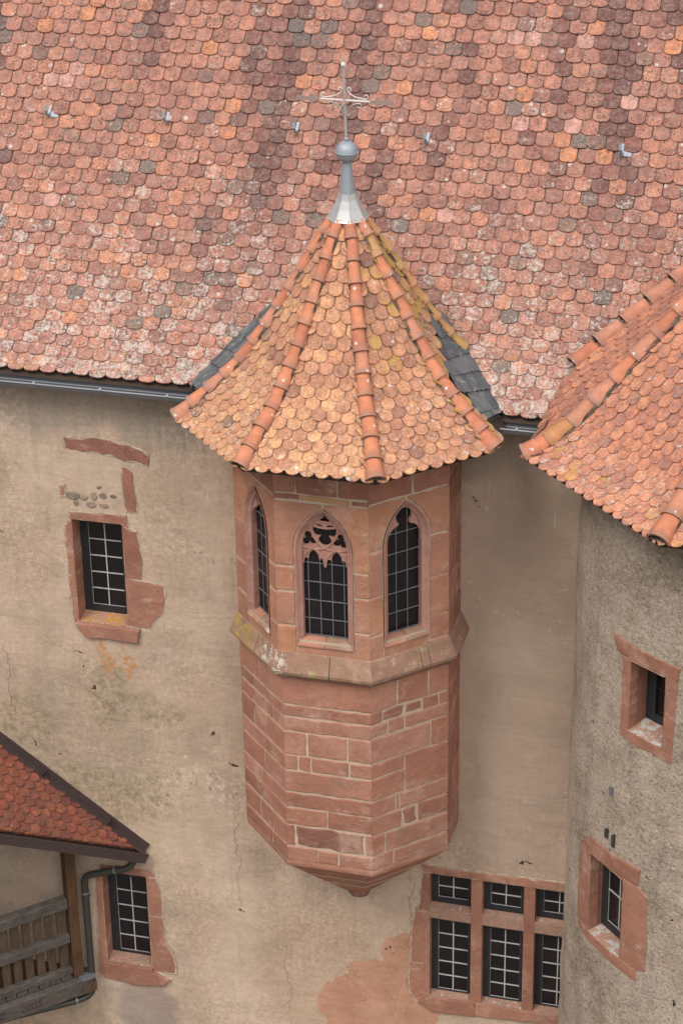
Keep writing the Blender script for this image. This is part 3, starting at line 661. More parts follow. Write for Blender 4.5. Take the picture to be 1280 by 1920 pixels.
# --- lower left window of the wing
w2 = reveal('window', -3.345, -2.755, -2.930, -1.530, 0.27, wing, M_JAMB, M_SILL)
glazing(w2, None, -3.236, -2.842, -2.865, -1.700, 0.21, 2, 5, bar=0.0125, outer=(-3.343, -2.757, -2.90, -1.531))
wall_stone('jamb_stone', [(-3.421, -1.56), (-3.346, -1.52), (-3.346, -2.93), (-3.393, -2.952), (-3.421, -3.191), (-3.488, -3.148), (-3.440, -2.266)], w2)
wall_stone('lintel', [(-3.36, -1.528), (-3.37, -1.44), (-2.74, -1.42), (-2.64, -1.45), (-2.626, -1.528)], w2, front=0.009)
wall_stone('jamb_stone', [(-2.754, -1.532), (-2.626, -1.532), (-2.599, -1.62), (-2.568, -1.851), (-2.570, -2.115), (-2.754, -2.12)], w2)
wall_stone('jamb_stone', [(-2.754, -2.125), (-2.570, -2.120), (-2.553, -2.513), (-2.473, -2.66), (-2.431, -2.815), (-2.447, -2.967), (-2.72, -2.977), (-2.754, -2.93)], w2)
wall_stone('sill', [(-3.394, -2.966), (-3.346, -2.933), (-2.750, -2.934), (-2.721, -2.991), (-2.518, -3.076), (-2.592, -3.172), (-2.849, -3.207), (-3.013, -3.224), (-3.396, -3.172)], w2, front=0.045, mat=M_JAMB)

# --- mullioned window low on the right
w3 = reveal('window', 0.859, 2.66, -2.680, -0.855, 0.20, wing, M_JAMB, M_SILL)
LX = [(0.859, 1.365), (1.503, 2.005), (2.140, 2.655)]
m3 = MB(); m3.abox(1.366, 1.502, -0.004, 0.2, -2.69, -0.85); m3.build('mullion', M_JAMB, w3)
m3 = MB(); m3.abox(2.006, 2.139, -0.004, 0.2, -2.69, -0.85); m3.build('mullion', M_JAMB, w3)
for a, c in LX:
    v = [(a-.004, 0.19, -1.315), (c+.004, 0.19, -1.315), (c+.004, 0.002, -1.365), (a-.004, 0.002, -1.365), (a-.004, 0.19, -1.51), (c+.004, 0.19, -1.51), (c+.004, -0.002, -1.508), (a-.004, -0.002, -1.508)]
    add('transom', mesh('transom', v, [(3, 2, 1, 0), (4, 5, 6, 7), (3, 7, 6, 2), (0, 4, 7, 3), (1, 2, 6, 5)], M_SILL), w3)
    glazing(w3, None, a+0.085, c-0.055, -1.262, -0.945, 0.13, 2, 2, bar=0.0125, outer=(a+.001, c-.001, -1.335, -0.857))
    glazing(w3, None, a+0.085, c-0.055, -2.640, -1.600, 0.13, 2, 5, bar=0.0125, outer=(a+.001, c-.001, -2.678, -1.509))
wall_stone('lintel', [(0.755, -0.75), (1.45, -0.742), (2.2, -0.735), (2.70, -0.73), (2.70, -0.853), (0.858, -0.853), (0.775, -0.86)], w3, jt=0.012)
wall_stone('jamb_stone', [(0.775, -0.862), (0.857, -0.857), (0.857, -1.41), (0.700, -1.42), (0.755, -1.25)], w3)
wall_stone('jamb_stone', [(0.700, -1.425), (0.857, -1.415), (0.857, -2.20), (0.625, -2.21), (0.635, -1.9), (0.66, -1.6)], w3)
wall_stone('jamb_stone', [(0.625, -2.215), (0.857, -2.205), (0.857, -2.69), (0.70, -2.80), (0.61, -2.65), (0.60, -2.4)], w3)
wall_stone('sill', [(0.72, -2.80), (0.857, -2.684), (1.43, -2.684), (1.43, -2.88), (0.885, -2.915)], w3, front=0.035)
wall_stone('sill', [(1.434, -2.684), (2.70, -2.684), (2.70, -2.85), (2.1, -2.84), (1.434, -2.88)], w3, front=0.03)

# --- main roof
roof = MB(); xa, xb = -8.8, 7.8
for i in range(0, len(ROOF)-10, 10):
    a, c = ROOF[i], ROOF[i+10]; roof.q([(xa, a[1], a[2]-.02), (xb, a[1], a[2]-.02), (xb, c[1], c[2]-.02), (xa, c[1], c[2]-.02)])
top = ROOF[-10]
roof.q([(xa, top[1], top[2]-.02), (xb, top[1], top[2]-.02), (xb, top[1]+5.5, 5.2), (xa, top[1]+5.5, 5.2)])
roof.q([(xa, -0.20, 5.25), (xa, top[1], top[2]-.02), (xa, top[1]+5.5, 5.2)]); roof.q([(xb, -0.20, 5.25), (xb, top[1]+5.5, 5.2), (xb, top[1], top[2]-.02)])
roof.q([(xa, -0.20, 5.25), (xa, 0.03, 5.2), (xb, 0.03, 5.2), (xb, -0.20, 5.25)])
roof = roof.build('roof', M_DECK, wing)
# footprint of the spire on this roof: clip lines in (x, s)
VL = [(-1.79, 0.0), (-1.455, .559), (-1.181, .947), (-.82, 1.34)]
VR = [(1.665, 0.0), (1.294, .567), (.859, 1.116), (.66, 1.34)]
def vline(V, s):
    k = 2 if s > V[2][1] else (1 if s > V[1][1] else 0); a, c = V[k], V[k+1]; return a, (c[0]-a[0], c[1]-a[1]), a[0]+(c[0]-a[0])*(s-a[1])/(c[1]-a[1])
STOP = 1.30
WM = 0.194
TR = TileRoof('main', WM-.004, 0.33, 0.054, 0.019, 2.45)
s, row = 0.030, 0
HX = [(-3.62, 8.0), (-2.14, 8.0)]
while s < 6.6:
    for i in range(-30, 31):
        cx = 0.03+(i+(0.5 if row % 2 else 0))*WM
        if not -5.6 < cx < 4.6: continue
        sy = s+0.05; out = None
        if sy < STOP:
            aL, dL, xl = vline(VL, max(0, sy)); aR, dR, xr = vline(VR, max(0, sy))
            if xl+0.11 < cx < xr-0.11: continue
            for (a, d, xv, sg) in ((aL, dL, xl, -1), (aR, dR, xr, 1)):
                if abs(cx-xv) < 0.26:
                    o2 = clip(out or TR.out, a[0]-cx, a[1]-s, sg*d[1], -sg*d[0])
                    if len(o2) < 3: out = 'skip'; break
                    if len(o2) != len(out or TR.out) or any(abs(p[0]-q[0])+abs(p[1]-q[1]) > 1e-6 for p, q in zip(sorted(o2), sorted(out or TR.out))): out = o2
            if out == 'skip': continue
        if 2.5 < cx and s < 0.2 + 0*cx: pass
        sv = max(0, s+0.016*fbm(cx*0.55, s*0.6, 4.4)+0.006*math.sin(cx*2.1+row))
        if random.random() < 0.022 and row > 1: sv -= random.uniform(.012, .035)
        if out is None and random.random() < 0.05:
            sg = random.choice((-1, 1)); out = clip(TR.out, sg*random.uniform(.045, .075), 0, -sg*random.uniform(.5, 1), random.uniform(.6, 1.2))
            if len(out) < 5: out = None
        y0, z0 = roof_at(sv); y1, z1 = roof_at(sv+0.32)
        if s < 0: y0 -= 0.045*0.8; z0 -= 0.045*0.59
        up = Vector((0, y1-y0, z1-z0)).normalized(); nr = Vector((0, -up.z, up.y))
        lift = 0.040+random.uniform(-.003, .006)
        p = Vector((cx+random.gauss(0, .0025), y0, z0))+nr*lift+up*random.gauss(0, .004)
        M = jit(frame(p, X, (Vector((0, y1, z1))+nr*0.004-Vector((0, y0, z0))-nr*lift)), 1.0 if random.random() > .03 else 2.6)
        # colouring: drifts of soot on the upper roof, lichen near the eave
        drift = fbm(cx*1.1+2, s*0.30, 3.3)+0.7*fbm(cx*3.2, s*0.45, 9.1); h = min(1, max(0, s-.4)/3.0)
        pal = 0.57+random.gauss(0, 0.12)-max(0, drift+.08)*1.05*(0.10+0.90*h)-0.03*h
        if cx > 0.4: pal -= 0.05*h
        u = random.random()
        if u < 0.04: pal = random.uniform(.76, .90)
        elif u < (0.06 if cx > 0 and s > 2 else 0.046): pal = 0.985
        lic = (0.95-0.90*min(1, s/2.9))*random.uniform(.4, 1.25)+random.uniform(0, .12)+(random.uniform(.1, .45) if random.random() < .22 else 0)
        gd = random.random(); al = 0.0
        dn = fbm(cx*0.9+5, s*0.9, 1.7)
        if gd < 0.06: al = random.uniform(.28, .5)
        elif gd < 0.45+0.35*dn+.1*h: al = random.uniform(.04, .30)
        if s < 1.0 and random.random() < 0.05: al = random.uniform(.55, .68)
        if pal > 0.94: lic *= 0.3; al = 0
        TR.put(M, (max(0.02, min(1, pal)), max(0, min(1, lic)), random.random(), al), out)
    s += (0.060 if row == 0 else (0.143+0.026*min(1, max(0, s)/3.8))); row += 1
SPIRE_SIL = [(316, 775), (470, 615), (600, 420), (640, 300), (650, 300), (692, 420), (830, 590), (930, 790), (740, 900), (450, 860)]
TOWER_SIL = [(985, 840), (1080, 680), (1290, 515), (1290, 1050)]
TR.build(roof, hide=lambda x, y, c: inpoly(x, y, SPIRE_SIL) or inpoly(x, y, TOWER_SIL))

# --- roof hooks
for px, (hx, hs) in enumerate(((-4.077, 3.16), (-2.648, 3.17), (-1.116, 3.15), (0.386, 3.13), (2.544, 3.15))):
    y0, z0 = roof_at(hs); y1, z1 = roof_at(hs+.1); up = Vector((0, y1-y0, z1-z0)).normalized(); nr = Vector((0, -up.z, up.y)); o = Vector((hx, y0, z0))+nr*0.055
    h = MB(); pth = [o+up*0.10+nr*0.0, o-up*0.02+nr*0.01, o-up*0.045+nr*0.05, o-up*0.02+nr*0.13, o+up*0.03+nr*0.16]
    for a, c in zip(pth, pth[1:]):
        d = (c-a).normalized(); h.box((a+c)/2, X, d, X.cross(d), 0.030, (c-a).length+0.008, 0.007)
    h.tube([o-up*0.03+nr*0.06-X*0.03, o-up*0.03+nr*0.06+X*0.03], 0.014, 7)
    if px in (0, 4): h.box(o+up*0.01+X*0.05-nr*0.008, X, up, nr, 0.11, 0.09, 0.004)
    h.build('roof_hook', M_LEADB, wing)

# --- eaves gutters
def gutter(xa, xb, name='gutter'):
    pts = []; yc, zc, r = -0.235, 5.215, 0.085
    prof = [(yc+r+0.08, zc+0.10), (yc+r+0.005, zc+0.035)]+[(yc+r*math.cos(a), zc-r*math.sin(a)) for a in [math.pi*k/10 for k in range(11)]]
    prof += [(yc-r-0.012+0.012*math.cos(a), zc+0.012+0.012*math.sin(a)) for a in [R(-60), R(-180), R(-240), R(60)]]
    v, f, fm = [], [], []
    for xx in (xa, xb): v += [(xx, p[0], p[1]) for p in prof]
    n = len(prof)
    for i in range(n-1): f.append((i, i+1, n+i+1, n+i)); fm.append(0)
    # silt lying in the trough
    i0 = len(v)
    for xx in (xa, xb): v += [(xx, yc+r*0.86, zc-0.040), (xx, yc-r*0.86, zc-0.040)]
    f.append((i0, i0+1, i0+3, i0+2)); fm.append(1)
    g = add(name, mesh(name, v, f, [M_ZINC, M_ZINCD], fm), wing)
    k = xa+0.35
    while k < xb:
        bb = MB(); seg = [(k, yc+(r+.004)*math.cos(a), zc-(r+.004)*math.sin(a)) for a in [math.pi*j/8 for j in range(9)]]+[(k, yc-r-.030, zc+.02), (k, yc-r-.01, zc+.036)]
        for a, c in zip(seg, seg[1:]):
            a, c = Vector(a), Vector(c); d = (c-a).normalized(); bb.box((a+c)/2, X, d, X.cross(d), 0.025, (c-a).length+.003, 0.005)
        bb.build('gutter_bracket', M_ZINC, g); k += 0.78
    return g
gutter(-8.6, -1.70); gutter(1.52, 2.75)

# =================================================================== ORIEL TURRET
orl = thing('oriel_turret', 'polygonal red sandstone oriel with three pointed windows and tall tiled spire', 'turret', (0, -0.6, -1.2))
Qr = math.sqrt(.5); E_ = 0.5964; DD = Qr+E_; CY = -DD+0.5+Qr
class Face:
    def __init__(s, a, c):
        s.a = Vector((*a, 0)); s.b = Vector((*c, 0)); s.w = (s.b-s.a).length; s.u = (s.b-s.a).normalized(); s.n = s.u.cross(Z)
    def P(s, u, d, z): return s.a+s.u*u+s.n*d+Z*z
LW_, L_, LF_, FR_, R_, RW_ = (-.5-Qr, 0.06), (-.5-Qr, -E_), (-.5, -DD), (.5, -DD), (.5+Qr, -E_), (.5+Qr, 0.06)
low = dict(LP=Face(LW_, L_), L=Face(L_, LF_), F=Face(LF_, FR_), R=Face(FR_, R_), RP=Face(R_, RW_))
LFu = (-.535, -DD)
upf = dict(LP=low['LP'], L=Face(L_, LFu), F=Face(LFu, FR_), R=low['R'], RP=low['RP'])
ZB, ZS, ZU, ZT = 0.0, 2.45, 2.74, 5.16
core = MB(); IN = 0.012
for F in low.values(): core.q([F.P(0, -IN, ZB), F.P(F.w, -IN, ZB), F.P(F.w, -IN, ZS+.1), F.P(0, -IN, ZS+.1)])
# arched openings: centre u, half width inner/outer, sill, spring, inner and outer apex
WIN = {'F': (0.533, 0.250, 0.318, 2.945, 4.03, 4.485, 4.552), 'R': (0.470, 0.213, 0.290, 2.965, 4.10, 4.520, 4.590), 'L': (upf['L'].w-0.455, 0.200, 0.270, 2.960, 4.09, 4.500, 4.570)}
def arch(cx, hw, zb, zs, za, n=9):
    h = za-zs; d = (h*h-hw*hw)/(2*hw); Rr = hw+d; a1 = math.atan2(h, -d)       # left arc, centre (cx+d, zs)
    left = [(cx+d+Rr*math.cos(math.pi+(a1-math.pi)*k/n), zs+Rr*math.sin(math.pi+(a1-math.pi)*k/n)) for k in range(n+1)]
    right = [(2*cx-p[0], p[1]) for p in reversed(left[:-1])]
    return [(cx-hw, zb), (cx-hw, zb+(zs-zb)*.5)]+left+right+[(cx+hw, zb+(zs-zb)*.5), (cx+hw, zb)]
for k, F in upf.items():
    if k in WIN:
        c, hi, ho, zb, zs, zi, zo = WIN[k]
        hole = arch(c, ho, zb-0.005, zs, zo); outer = [(0, ZU-.1), (F.w, ZU-.1), (F.w, ZT), (0, ZT)]
        allp = outer+hole
        for tri in tessellate_polygon([[Vector((p[0], p[1], 0)) for p in outer], [Vector((p[0], p[1], 0)) for p in hole]]):
            core.q([F.P(allp[i][0], -IN, allp[i][1]) for i in tri])
    else: core.q([F.P(0, -IN, ZU-.1), F.P(F.w, -IN, ZU-.1), F.P(F.w, -IN, ZT), F.P(0, -IN, ZT)])
core = core.build('wall', M_MORTAR, orl)

def block(F, poly, mat=M_STONE, shrink=0.0105, front=0.0, jt=0.0075, name='stone_block', parent=None, seg=0.09, depth=0.035):
    kp = lambda a, c: (abs(a[0]) < 1e-4 and abs(c[0]) < 1e-4) or (abs(a[0]-F.w) < 1e-4 and abs(c[0]-F.w) < 1e-4)
    if mat is M_STONE_ROUGH: jt, shrink = .016, .020
    v, f = stone_poly(poly, depth, front, shrink=shrink*random.uniform(.7, 1.5), jt=jt, keep=kp, seg=seg)
    return add(name, mesh(name, [F.P(p[0], p[1], p[2]) for p in v], f, mat), parent or core)
def rows(F, zs, splits, mats=None):
    for r, (zt, zb) in enumerate(zip(zs, zs[1:])):
        cuts = [0]+list(splits[r])+[F.w]
        for k, (a, c) in enumerate(zip(cuts, cuts[1:])):
            w = lambda u: 0.006*math.sin(u*5+r*1.7)*(0 < u < F.w)
            block(F, [(a, zb+w(a)), (c, zb+w(c)), (c, zt+w(c)), (a, zt+w(a))], (mats or {}).get((r, k), M_STONE))
ZF = [2.47, 2.095, 1.94, 1.75, 1.435, 1.232, 0.942, 0.732, 0.498, 0.205, 0.01]
rows(low['F'], ZF, [[], [], [], [.26, .73], [.155, .30, .74], [], [], [.476], [.10, .905], [.35, .595]], {(8, 1): M_STONE_ROUGH})
fl = low['L']; Lw = lambda *a: [fl.w*q for q in a]
rows(fl, ZF, [Lw(.42), Lw(.30, .58), Lw(.28, .52, .72), Lw(.28), Lw(.55), Lw(.50, .64), Lw(.40), Lw(.42), Lw(.36, .66), Lw(.62)])
fr = low['R']; RT = 353.0
def rz(x, y):       # stone joints on the right face, measured on the face itself (fraction along, height)
    return (x-730)/RT, y
# rows of the right face: same courses at the corner, levels drift along the face
rows(fr, [2.47, 2.10], [[.34, .75]])
rows(fr, [2.10, 1.94], [[.15, .43, .67, .88]], {(0, 1): M_STONE_ROUGH, (0, 2): M_STONE_ROUGH})
rows(fr, [1.94, 1.77], [[.22, .44]])
rows(fr, [1.77, 1.44], [[.78]])
for z0, z1 in ((1.44, 1.235), (1.235, 0.942)): block(fr, [(0, z1), (.435, z1+.01), (.435, z0+.01), (0, z0)])
block(fr, [(.435, 0.95), (fr.w, 0.94), (fr.w, 1.435), (.435, 1.445)])
rows(fr, [0.942, 0.725], [[.315, .365]])
rows(fr, [0.725, 0.475], [[.39, .60]], {(0, 1): M_STONE_ROUGH})
rows(fr, [0.475, 0.20], [[.17]])
rows(fr, [0.20, 0.01], [[.28]])
rp = low['RP']; rows(rp, [2.47, 2.10, 1.77, 1.44, .94, .48, .01], [[.3], [.42], [], [.35], [.25], [.4]])
lp = low['LP']; rows(lp, [2.47, 1.94, 1.44, .94, .48, .01], [[.3], [.42], [], [.35], [.25]])

# upper storey: stones round each arched opening
def upper_stones(k, zl, zr, top):
    F = upf[k]; c, hi, ho, zb, zs, zi, zo = WIN[k]; A = arch(c, ho, zb, zs, zo); n = len(A); mid = n//2
    left, right = A[:mid+1], A[mid:]
    zl = [ZU]+zl; zr = [ZU]+zr
    for (lo, hiZ) in zip(zl, zl[1:]):
        if hiZ <= zs+1e-3: block(F, [(0, lo), (c-ho, lo), (c-ho, hiZ), (0, hiZ)], M_STONE_UP)
    for (lo, hiZ) in zip(zr, zr[1:]):
        if hiZ <= zs+1e-3: block(F, [(c+ho, lo), (F.w, lo), (F.w, hiZ), (c+ho, hiZ)], M_STONE_UP)
    zsp = zl[-1]; topz = top[0]
    lp_ = [p for p in left if p[1] > zsp+.01]; rp_ = [p for p in right if p[1] > zr[-1]+.01]
    block(F, [(0, zsp), (c-ho, zsp)]+lp_[:-1]+[(c, zo), (c, topz), (0, topz)], M_STONE_UP)
    block(F, [(F.w, zr[-1]), (F.w, topz), (c, topz), (c, zo)]+rp_[1:]+[(c+ho, zr[-1])], M_STONE_UP)
    # under the sill
    block(F, [(c-ho, ZU), (c+ho, ZU), (c+ho, zb-.075), (c-ho, zb-.075)], M_STONE_UP)
    zz = top
    return F
F = upper_stones('F', [3.10, 3.52, 3.83], [3.10, 3.525, 3.83], [4.62])
rows(F, [4.70, 4.62], [[.29, .84]], {(0, 1): M_STONE_OCHRE}); rows(F, [5.13, 4.70], [[.24, .70]])
F = upper_stones('R', [3.07, 3.53, 4.08], [2.81, 3.10, 3.58, 4.09], [4.645])
rows(F, [5.13, 4.645], [[.55]])
F = upper_stones('L', [3.1, 3.5, 4.0], [3.1, 3.5, 3.82], [4.66])
rows(F, [5.13, 4.66], [[.4]])
rows(upf['RP'], [5.13, 4.7, 4.3, 3.9, 3.5, 3.1, 2.74], [[.3], [.4], [], [.3], [.4], [.25]]); rows(upf['LP'], [5.13, 4.7, 4.3, 3.9, 3.5, 3.1, 2.74], [[.3], [.4], [], [.3], [.4], [.25]])

# string course: one weathered block per side
def oct_ring(o, z):
    k = o*math.tan(R(22.5))
    return [Vector((-.5-Qr-o, 0.06, z)), Vector((-.5-Qr-o, -E_-k, z)), Vector((-.5-k-0.012, -DD-o, z)), Vector((.5+k, -DD-o, z)), Vector((.5+Qr+o, -E_-k, z)), Vector((.5+Qr+o, 0.06, z))]
prof = [(-0.03, 2.44), (0.015, 2.445), (0.035, 2.47), (0.098, 2.535), (0.104, 2.572), (0.02, 2.765), (-0.03, 2.79)]
rings = [oct_ring(o, z) for o, z in prof]
for sgm in range(5):
    cuts = {2: [0, .56, 1], 3: [0, .60, .70, 1], 1: [0, .55, 1]}.get(sgm, [0, 1])
    for a, c in zip(cuts, cuts[1:]):
        v = []; n = 5; e0 = 0.004 if a > 0 else 0; e1 = 0.004 if c < 1 else 0
        for r in rings:
            for k in range(n):
                tt = a+e0+(c-e1-a-e0)*k/(n-1); p = r[sgm].lerp(r[sgm+1], tt)
                if 0 < k < n-1: p = p+Vector((0, 0, random.uniform(-.004, .004)))
                v.append(p)
        f = [(i*n+j, i*n+j+1, (i+1)*n+j+1, (i+1)*n+j) for i in range(len(rings)-1) for j in range(n-1)]
        f += [tuple(i*n for i in range(len(rings))), tuple(i*n+n-1 for i in range(len(rings)))[::-1]]
        add('string_course_block', mesh('string_course_block', v, f, M_STRING), orl)

# tapering corbel and pendant below
PC = Vector((0.05, -0.24, 0)); cb = MB(); cp = [(-0.004, 0.02), (-0.004, -0.03), (-0.012, -0.07), (-0.045, -0.10)]
rr = [oct_ring(o, z) for o, z in cp]
for a, c in zip(rr, rr[1:]):
    for i in range(5): cb.q([c[i], c[i+1], a[i+1], a[i]])
base = rr[-1]
for lvl in range(3):
    t0, t1 = lvl/3, (lvl+1)/3
    f0 = lambda p, t: Vector((PC.x, min(PC.y, 0.06), -1.0)).lerp(p, 1-t) if False else Vector((p.x+(PC.x+(p.x-PC.x)*0.17-p.x)*t, p.y+(max(-9, PC.y+(p.y-PC.y)*0.17)-p.y)*t if p.y < 0 else p.y, -0.10-0.88*t))
    for i in range(5):
        cb.q([f0(base[i], t1), f0(base[i+1], t1), f0(base[i+1], t0), f0(base[i], t0)])
cb = cb.build('corbel', M_STONE, orl)
for lvl in (0.33, 0.66):      # joints of the corbel courses
    ln = [Vector((p.x+(PC.x+(p.x-PC.x)*0.17-p.x)*lvl, p.y+(PC.y+(p.y-PC.y)*0.17-p.y)*lvl, -0.10-0.88*lvl)) for p in base[1:5]]
    jm = MB(); jm.tube(ln, 0.006, 5); jm.build('mortar_joint', M_MORTAR, cb)
pd = MB(); pd.lathe([(0.0, -1.13), (0.10, -1.13), (0.128, -1.11), (0.150, -1.05), (0.160, -0.98), (0.185, -0.93), (0.20, -0.86)], (PC.x, PC.y+.02), 8); pd.build('pendant', M_STONE_ROUGH, orl)

# pointed windows with moulded surround, tracery, leaded panes
def trefoil(cx, cz, r, th0, n=42, flip=1):
    return [(cx+r*(0.36+0.64*abs(math.cos(1.5*(2*math.pi*k/n)))**0.6)*math.cos(th0+2*math.pi*k/n), cz+r*(0.36+0.64*abs(math.cos(1.5*(2*math.pi*k/n)))**0.6)*math.sin(th0+2*math.pi*k/n)) for k in range(n)]
def slab(F, outer, holes, d0, d1, name, mat, parent, ribs=()):
    m = MB(); loops = [outer]+holes; flat = [p for l in loops for p in l]
    for tri in tessellate_polygon([[Vector((p[0], p[1], 0)) for p in l] for l in loops]):
        pts = [F.P(flat[i][0], d0, flat[i][1]) for i in tri]
        nn = (pts[1]-pts[0]).cross(pts[2]-pts[0]); m.q(pts if nn.dot(F.n) > 0 else pts[::-1])
    for l in loops:
        for i in range(len(l)):
            a, c = l[i-1], l[i]; m.q([F.P(a[0], d0, a[1]), F.P(a[0], d1, a[1]), F.P(c[0], d1, c[1]), F.P(c[0], d0, c[1])])
    for path, r in ribs: m.tube([F.P(p[0], d0, p[1]) for p in path], r, 6)
    return m.build(name, mat, parent)
def arcpts(a, c, bulge, n=10):
    (x0, z0), (x1, z1) = a, c; dx, dz = x1-x0, z1-z0; out = []
    for k in range(n+1):
        t = k/n; h = bulge*4*t*(1-t); out.append((x0+dx*t-dz*h, z0+dz*t+dx*h))
    return out
def gothic_window(k):
    F = upf[k]; c, hi, ho, zb, zs, zi, zo = WIN[k]
    m = MB(); prof = [(0.0, 0.0, 0.002), (0.2, 0, 0.002), (0.30, -0.004, 0), (0.60, -0.028, 0), (1.0, -0.048, 0), (1.0, -0.15, 0)]
    lv = []
    for t, d, e in prof:
        lv.append([F.P(p[0], d+e*2, p[1]) for p in arch(c, ho+(hi-ho)*t, zb-0.06*(1-t), zs, zo+(zi-zo)*t)])
    for a, q in zip(lv, lv[1:]):
        for i in range(len(a)-1): m.q([a[i], a[i+1], q[i+1], q[i]])
    w = m.build('window', M_TRIM, orl)
    # sloping sill of two stones
    for (u0, u1, mt) in ((c-ho+.002, c-0.01, M_STONE_UP), (c-0.004, c+ho-.002, M_STRING)):
        s_ = MB(); pr = [(-0.16, zb+0.012), (-0.05, zb-0.002), (0.012, zb-0.062), (0.012, zb-0.08), (-0.16, zb-0.08)]
        for a, q in zip(pr, pr[1:]+pr[:1]): s_.q([F.P(u0, a[0], a[1]), F.P(u0, q[0], q[1]), F.P(u1, q[0], q[1]), F.P(u1, a[0], a[1])])
        s_.q([F.P(u0, a[0], a[1]) for a in pr]); s_.q([F.P(u1, a[0], a[1]) for a in pr][::-1]); s_.build('sill', mt, w)
    hd = arch(c, hi+.004, zb, zs, zi)[2:-2]
    if k == 'F':
        zh = 3.855
        def light(cx, hw):
            P_ = [(-1, 0), (-.97, .035), (-.86, .062), (-.66, .066), (-.50, .052), (-.50, .075), (-.46, .105), (-.30, .135), (0, .170)]
            l = [(cx+p[0]*hw, zh+p[1]) for p in P_]; return l+[(2*cx-p[0], p[1]) for p in reversed(l[:-1])]
        L1, L2 = light(c-.127, .113), light(c+.127, .113)
        outer = [(c-hi-.004, zh)]+hd+[(c+hi+.004, zh)]+L2[::-1]+L1[::-1]
        holes = [trefoil(c, 4.225, .142, R(30)), trefoil(c-.178, 4.148, .092, R(100)), trefoil(c+.174, 4.148, .092, R(80)), trefoil(c, 4.398, .056, R(90))]
        q1, q2, q3 = (c-.155, 4.325), (c+.150, 4.325), (c, 4.055)
        ribs = [(arcpts(q1, q2, -.20 if False else .13), .011), (arcpts(q1, q3, .24 if False else -.13), .012), (arcpts(q3, q2, -.13), .012),
                (arcpts(q1, q2, -.10), .011), (arcpts((c-.250, 4.055), q1, .12), .011), (arcpts(q2, (c+.250, 4.055), .12), .011),
                (arcpts((c-.25, 4.06), q3, -.10), .012), (arcpts(q3, (c+.25, 4.06), -.10), .012),
                (arcpts(q1, (c, 4.455), .10), .010), (arcpts((c, 4.455), q2, .10), .010),
                (arcpts((c-.247, 3.86), (c-.127, 4.045), .14), .012), (arcpts((c-.127, 4.045), (c, 3.83), .14), .012),
                (arcpts((c, 3.83), (c+.127, 4.045), .14), .012), (arcpts((c+.127, 4.045), (c+.247, 3.86), .14), .012)]
        slab(F, outer, holes, -0.078, -0.108, 'tracery', M_TRIM, w, [(p, r*1.25) for p, r in ribs])
    else:
        zh = 4.06; n = 12
        half = [(hi*0.965*math.cos(math.pi/2*q/n), zh+0.235*abs(math.sin(math.pi/2*q/n))**0.62) for q in range(n+1)]
        half = [p for p in half if p[0] > 0.062]
        rc = 0.100; zc_ = 4.385
        lobe = [(rc*math.cos(R(a_)), zc_+rc*math.sin(R(a_))) for a_ in range(-48, 91, 12)]
        path = half+[(0.066, 4.300)]+lobe
        sh = [(c+p[0], p[1]) for p in path]+[(c-p[0], p[1]) for p in reversed(path)]
        outer = [(c-hi-.004, zh)]+hd+[(c+hi+.004, zh)]+sh
        holes = []
        slab(F, outer, holes, -0.062, -0.098, 'tracery', M_TRIM, w, [])
    # leaded panes
    cols = [c-hi-.01, c-.198, c-.066, c+.066, c+.198, c+hi+.01] if k == 'F' else [c-hi-.01, c-.075, c+.065, c+hi+.01]
    zr = [zb-.02, zb+.02, 3.17, 3.395, 3.62, 3.85, 4.10, 4.30, zi+.01] if k == 'F' else [zb-.02, zb+.02, 3.22, 3.46, 3.70, 3.94, 4.18, 4.34, zi+.01]
    dg = -0.115
    def inside(u, z):
        if z <= zs: return True
        h_ = zi-zs; d_ = (h_*h_-hi*hi)/(2*hi); return abs(u-c) < math.sqrt(max(0, (hi+d_)**2-(z-zs)**2))-d_
    for u0, u1 in zip(cols, cols[1:]):
        for z0, z1 in zip(zr, zr[1:]):
            pts = [(u0, z0), (u1, z0), (u1, z1), (u0, z1)]
            if not any(inside(*p) for p in pts): continue
            e = [random.uniform(-.0035, .0035) for _ in range(2)]; pm = MB()
            pm.q([F.P(u0, dg+e[0], z0), F.P(u1, dg-e[0], z0), F.P(u1, dg+e[1], z1), F.P(u0, dg-e[1], z1)])
            pm.build('pane', M_GLASS, w)
    for u in cols[1:-1]:
        zt_ = zi
        while zt_ > zs and not inside(u, zt_): zt_ -= .01
        if k == 'F': zt_ = min(zt_, 3.90)
        bb = MB(); bb.box(F.P(u, dg+.008, (zb+zt_)/2), F.u, F.n, Z, .0075, .010, zt_-zb); bb.build('lead_came', M_LEADC, w)
    for z in zr[1:-1]:
        if z > (3.9 if k == 'F' else 4.2): continue
        bb = MB(); bb.box(F.P(c, dg+.009, z), F.u, F.n, Z, 2*hi+.01, .010, .0075); bb.build('lead_came', M_LEADC, w)
    bk = MB(); bk.q([F.P(c-.4, -.30, zb-.2), F.P(c+.4, -.30, zb-.2), F.P(c+.4, -.30, zo+.1), F.P(c-.4, -.30, zo+.1)]); bk.build('dark_interior', M_DARK, w)
for k in 'FRL': gothic_window(k)

